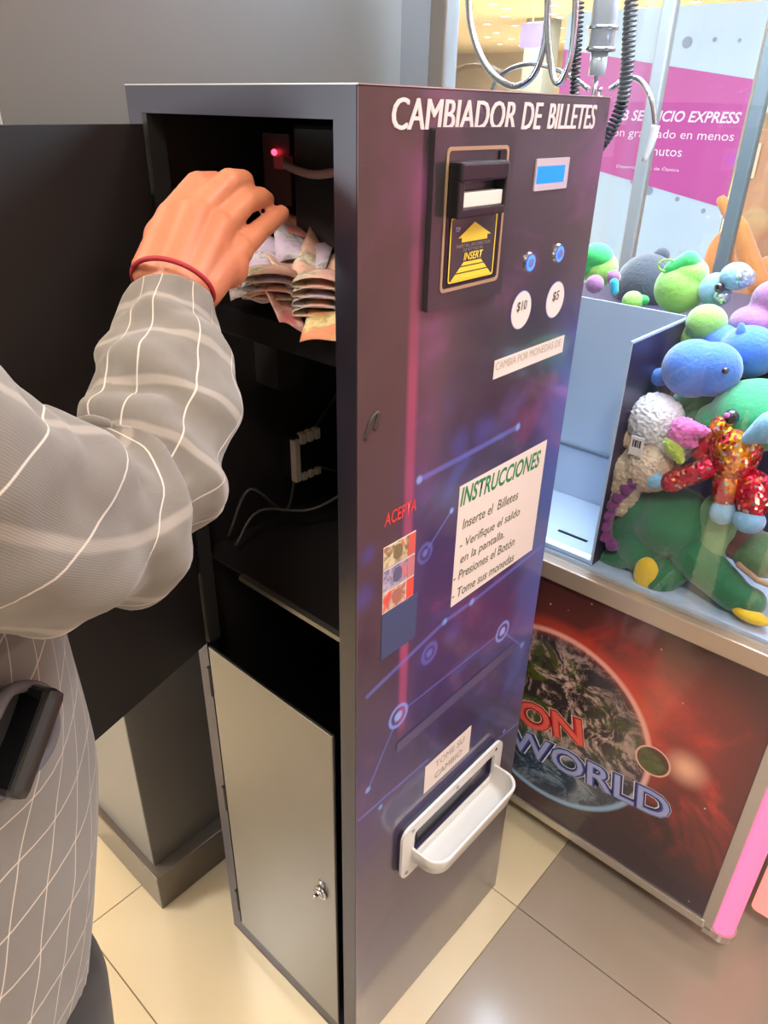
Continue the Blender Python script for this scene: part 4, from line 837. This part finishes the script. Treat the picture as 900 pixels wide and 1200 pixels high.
# pocket with the phone
M_lining = mat('pocket_dark', (36, 32, 36), .9)
pc = Vector((-0.4068, -0.0861, 1.1659))
welt = [(-0.4248, -0.1202, 1.2214), (-0.4089, -0.1115, 1.2272), (-0.3868, -0.0962, 1.2029), (-0.3851, -0.0954, 1.1761), (-0.3935, -0.1011, 1.1634), (-0.4086, -0.1098, 1.1602), (-0.4272, -0.1184, 1.1642), (-0.4473, -0.1249, 1.1694), (-0.4629, -0.1287, 1.1782)]
bm = bmesh.new(); tube(bm, welt, .0038, 8); obj('pocket_welt', bm, mat('welt_grey', (98, 94, 100), .8), jo, True)
pk = [[(-0.4081, -0.108, 1.2238), (-0.3963, -0.0997, 1.2128), (-0.386, -0.0925, 1.1979), (-0.3833, -0.091, 1.1825), (-0.3865, -0.0933, 1.1696), (-0.3952, -0.0993, 1.1618), (-0.4077, -0.1066, 1.1593), (-0.4249, -0.1149, 1.1625), (-0.4459, -0.1221, 1.1703), (-0.4614, -0.1257, 1.18), (-0.4557, -0.1274, 1.2086), (-0.4462, -0.1259, 1.2229), (-0.4345, -0.1221, 1.2277), (-0.4212, -0.116, 1.2292)], [(-0.4114, -0.1099, 1.2139), (-0.4035, -0.1049, 1.2066), (-0.3969, -0.1005, 1.1966), (-0.3951, -0.0994, 1.1859), (-0.3974, -0.101, 1.1773), (-0.403, -0.1043, 1.1712), (-0.4113, -0.1086, 1.1687), (-0.4232, -0.1144, 1.1707), (-0.4382, -0.1202, 1.1766), (-0.4496, -0.124, 1.1844), (-0.4456, -0.1243, 1.2041), (-0.4387, -0.1229, 1.214), (-0.4301, -0.1196, 1.2169), (-0.4206, -0.1151, 1.2177)], [(-0.4148, -0.1116, 1.2038), (-0.4104, -0.1089, 1.1996), (-0.4069, -0.107, 1.1944), (-0.406, -0.1064, 1.1884), (-0.4071, -0.1068, 1.1831), (-0.4102, -0.1085, 1.1796), (-0.4148, -0.1108, 1.1781), (-0.4214, -0.114, 1.1789), (-0.4302, -0.1177, 1.1825), (-0.4372, -0.1205, 1.1875), (-0.4348, -0.1204, 1.1987), (-0.4307, -0.1191, 1.2041), (-0.4256, -0.1169, 1.2055), (-0.42, -0.1145, 1.206)], (-0.4192, -0.1134, 1.1898)]
bm = bmesh.new(); rg = [[bm.verts.new(p) for p in q] for q in pk[:-1]]; cv = bm.verts.new(pk[-1])
for A, B in zip(rg, rg[1:]):
    for i in range(len(A)): bm.faces.new((A[i], A[(i+1) % len(A)], B[(i+1) % len(A)], B[i]))
for i in range(len(rg[-1])): bm.faces.new((rg[-1][i], rg[-1][(i+1) % len(rg[-1])], cv))
obj('pocket_opening', bm, M_lining, jo)
# phone carried in the pocket
pa = Vector((-0.3991, -0.1085, 1.214)); pb_ = Vector((-0.4299, -0.1236, 1.1844)); la = (pa-pb_).normalized(); vw = Vector((-0.3206, 0.2422, 0.878))-Vector((-.5103, -.4902, 1.5319)); vw.normalize()
sd = la.cross(vw).normalized(); vv = sd.cross(la).normalized(); wa = (sd*.62+vv*.78).normalized(); nn = wa.cross(la).normalized()
if nn.dot(vw) > 0: nn = -nn
pcn = (pa+pb_)/2
ph = thing('phone', 'black phone in a worn case sticking out of the jacket pocket', 'phone', tuple(pcn))
def pbx(name, l0, l1, w0, w1, n0, n1, m, par, bev):
    bm = bmesh.new(); bx(bm, (l0, w0, n0), (l1, w1, n1), bev)
    for v in bm.verts: v.co = pcn+la*v.co.x+wa*v.co.y+nn*v.co.z
    return obj(name, bm, m, par)
cs = pbx('phone_case', -.035, .030, -.020, .020, -.010, .004, mat('case_black', (30, 27, 28), .4, coat=.3), ph, .006)
pbx('screen', -.030, .027, -.016, .016, .0041, .0048, mat('screen_black', (12, 12, 14), .08), ph, .0003)
pbx('side_button', .004, .018, .0198, .0212, -.006, -.001, mat('button_grey', (110, 100, 98), .3, .6), cs, .0005)
pbx('side_button', -.014, -.004, .0198, .0212, -.006, -.001, mat('button_grey2', (90, 82, 80), .3, .6), cs, .0005)
# trousers, shoes, left sleeve and hand, head
bm = bmesh.new()
ell(bm, (-.49, .06, .93), (.125, .165, .12)); 
for sy in (-.035, .155):
    cap(bm, (-.475, sy, .86), (-.48, sy, .48), .095, .068, 14, 3); cap(bm, (-.48, sy, .48), (-.50, sy, .09), .068, .055, 14, 3)
blob('trousers', bm, M_trou, pe, .008, 8)
for sy in (-.035, .155):
    bm = bmesh.new(); cap(bm, (-.52, sy, .045), (-.36, sy, .035), .043, .033, 8); ell(bm, (-.44, sy, .02), (.13, .045, .02)); blob('shoe', bm, mat('shoe_black', (28, 26, 26), .4), pe, .005, 6)
bm = bmesh.new(); tube(bm, [(-.49, .225, 1.375), (-.50, .29, 1.25), (-.49, .30, 1.10), (-.44, .29, .90)], [.08, .068, .06, .045], 32, 10, False, .055, fold)
o = obj('sleeve', bm, M_sleeve, pe, True); s = o.modifiers.new('cloth', 'SOLIDIFY'); s.thickness = .002; s.offset = -1
bm = bmesh.new(); cap(bm, (-.49, .30, 1.05), (-.44, .29, .88), .03, .026, 8); cap(bm, (-.44, .29, .88), (-.425, .288, .81), .026, .03, 5); bmesh.ops.scale(bm, vec=(1, 1, 1), verts=bm.verts)
for i, (dx, ln) in enumerate(((.018, .062), (.006, .074), (-.007, .070), (-.019, .056))):
    cap(bm, (-.425+dx, .288, .80), (-.418+dx, .283, .80-ln*.55), .0095, .009, 4); cap(bm, (-.418+dx, .283, .80-ln*.55), (-.420+dx, .270, .80-ln), .009, .0075, 4)
cap(bm, (-.408, .285, .85), (-.385, .272, .79), .013, .009, 5)
blob('left_hand', bm, M_skin, pe, .003, 5)
hc = Vector((-.455, .06, 1.575))
bm = bmesh.new(); ell(bm, hc, (.092, .074, .108)); ell(bm, hc+Vector((.03, 0, -.062)), (.055, .055, .055)); cap(bm, (-.49, .06, 1.40), hc+Vector((-.02, 0, -.06)), .062, .054, 6)
cap(bm, hc+Vector((.085, 0, .012)), hc+Vector((.104, 0, -.022)), .009, .013, 4); ell(bm, hc+Vector((.083, 0, -.058)), (.012, .024, .008)); ell(bm, hc+Vector((.082, 0, .03)), (.014, .05, .008)); ell(bm, hc+Vector((.072, 0, -.088)), (.02, .022, .016))
for sy in (-1, 1): ell(bm, hc+Vector((-.005, sy*.076, -.005)), (.018, .008, .03))
blob('head', bm, M_skin, pe, .004, 4)
for sy in (-1, 1):
    bm = bmesh.new(); ell(bm, hc+Vector((.080, sy*.030, .006)), (.010, .013, .007)); e = obj('eye', bm, mat('eye_white', (225, 220, 215), .2), pe, True)
    bm = bmesh.new(); ell(bm, hc+Vector((.0875, sy*.030, .006)), (.0035, .0055, .0055)); obj('iris', bm, M_eye, e, True)
bm = bmesh.new(); ell(bm, hc+Vector((-.018, 0, .022)), (.098, .083, .105)); ell(bm, hc+Vector((-.05, 0, -.03)), (.06, .075, .07)); blob('hair', bm, mat('hair_black', (30, 24, 22), .5, vary=.3, vscale=60), pe, .005, 4, disp=(.006, .01))
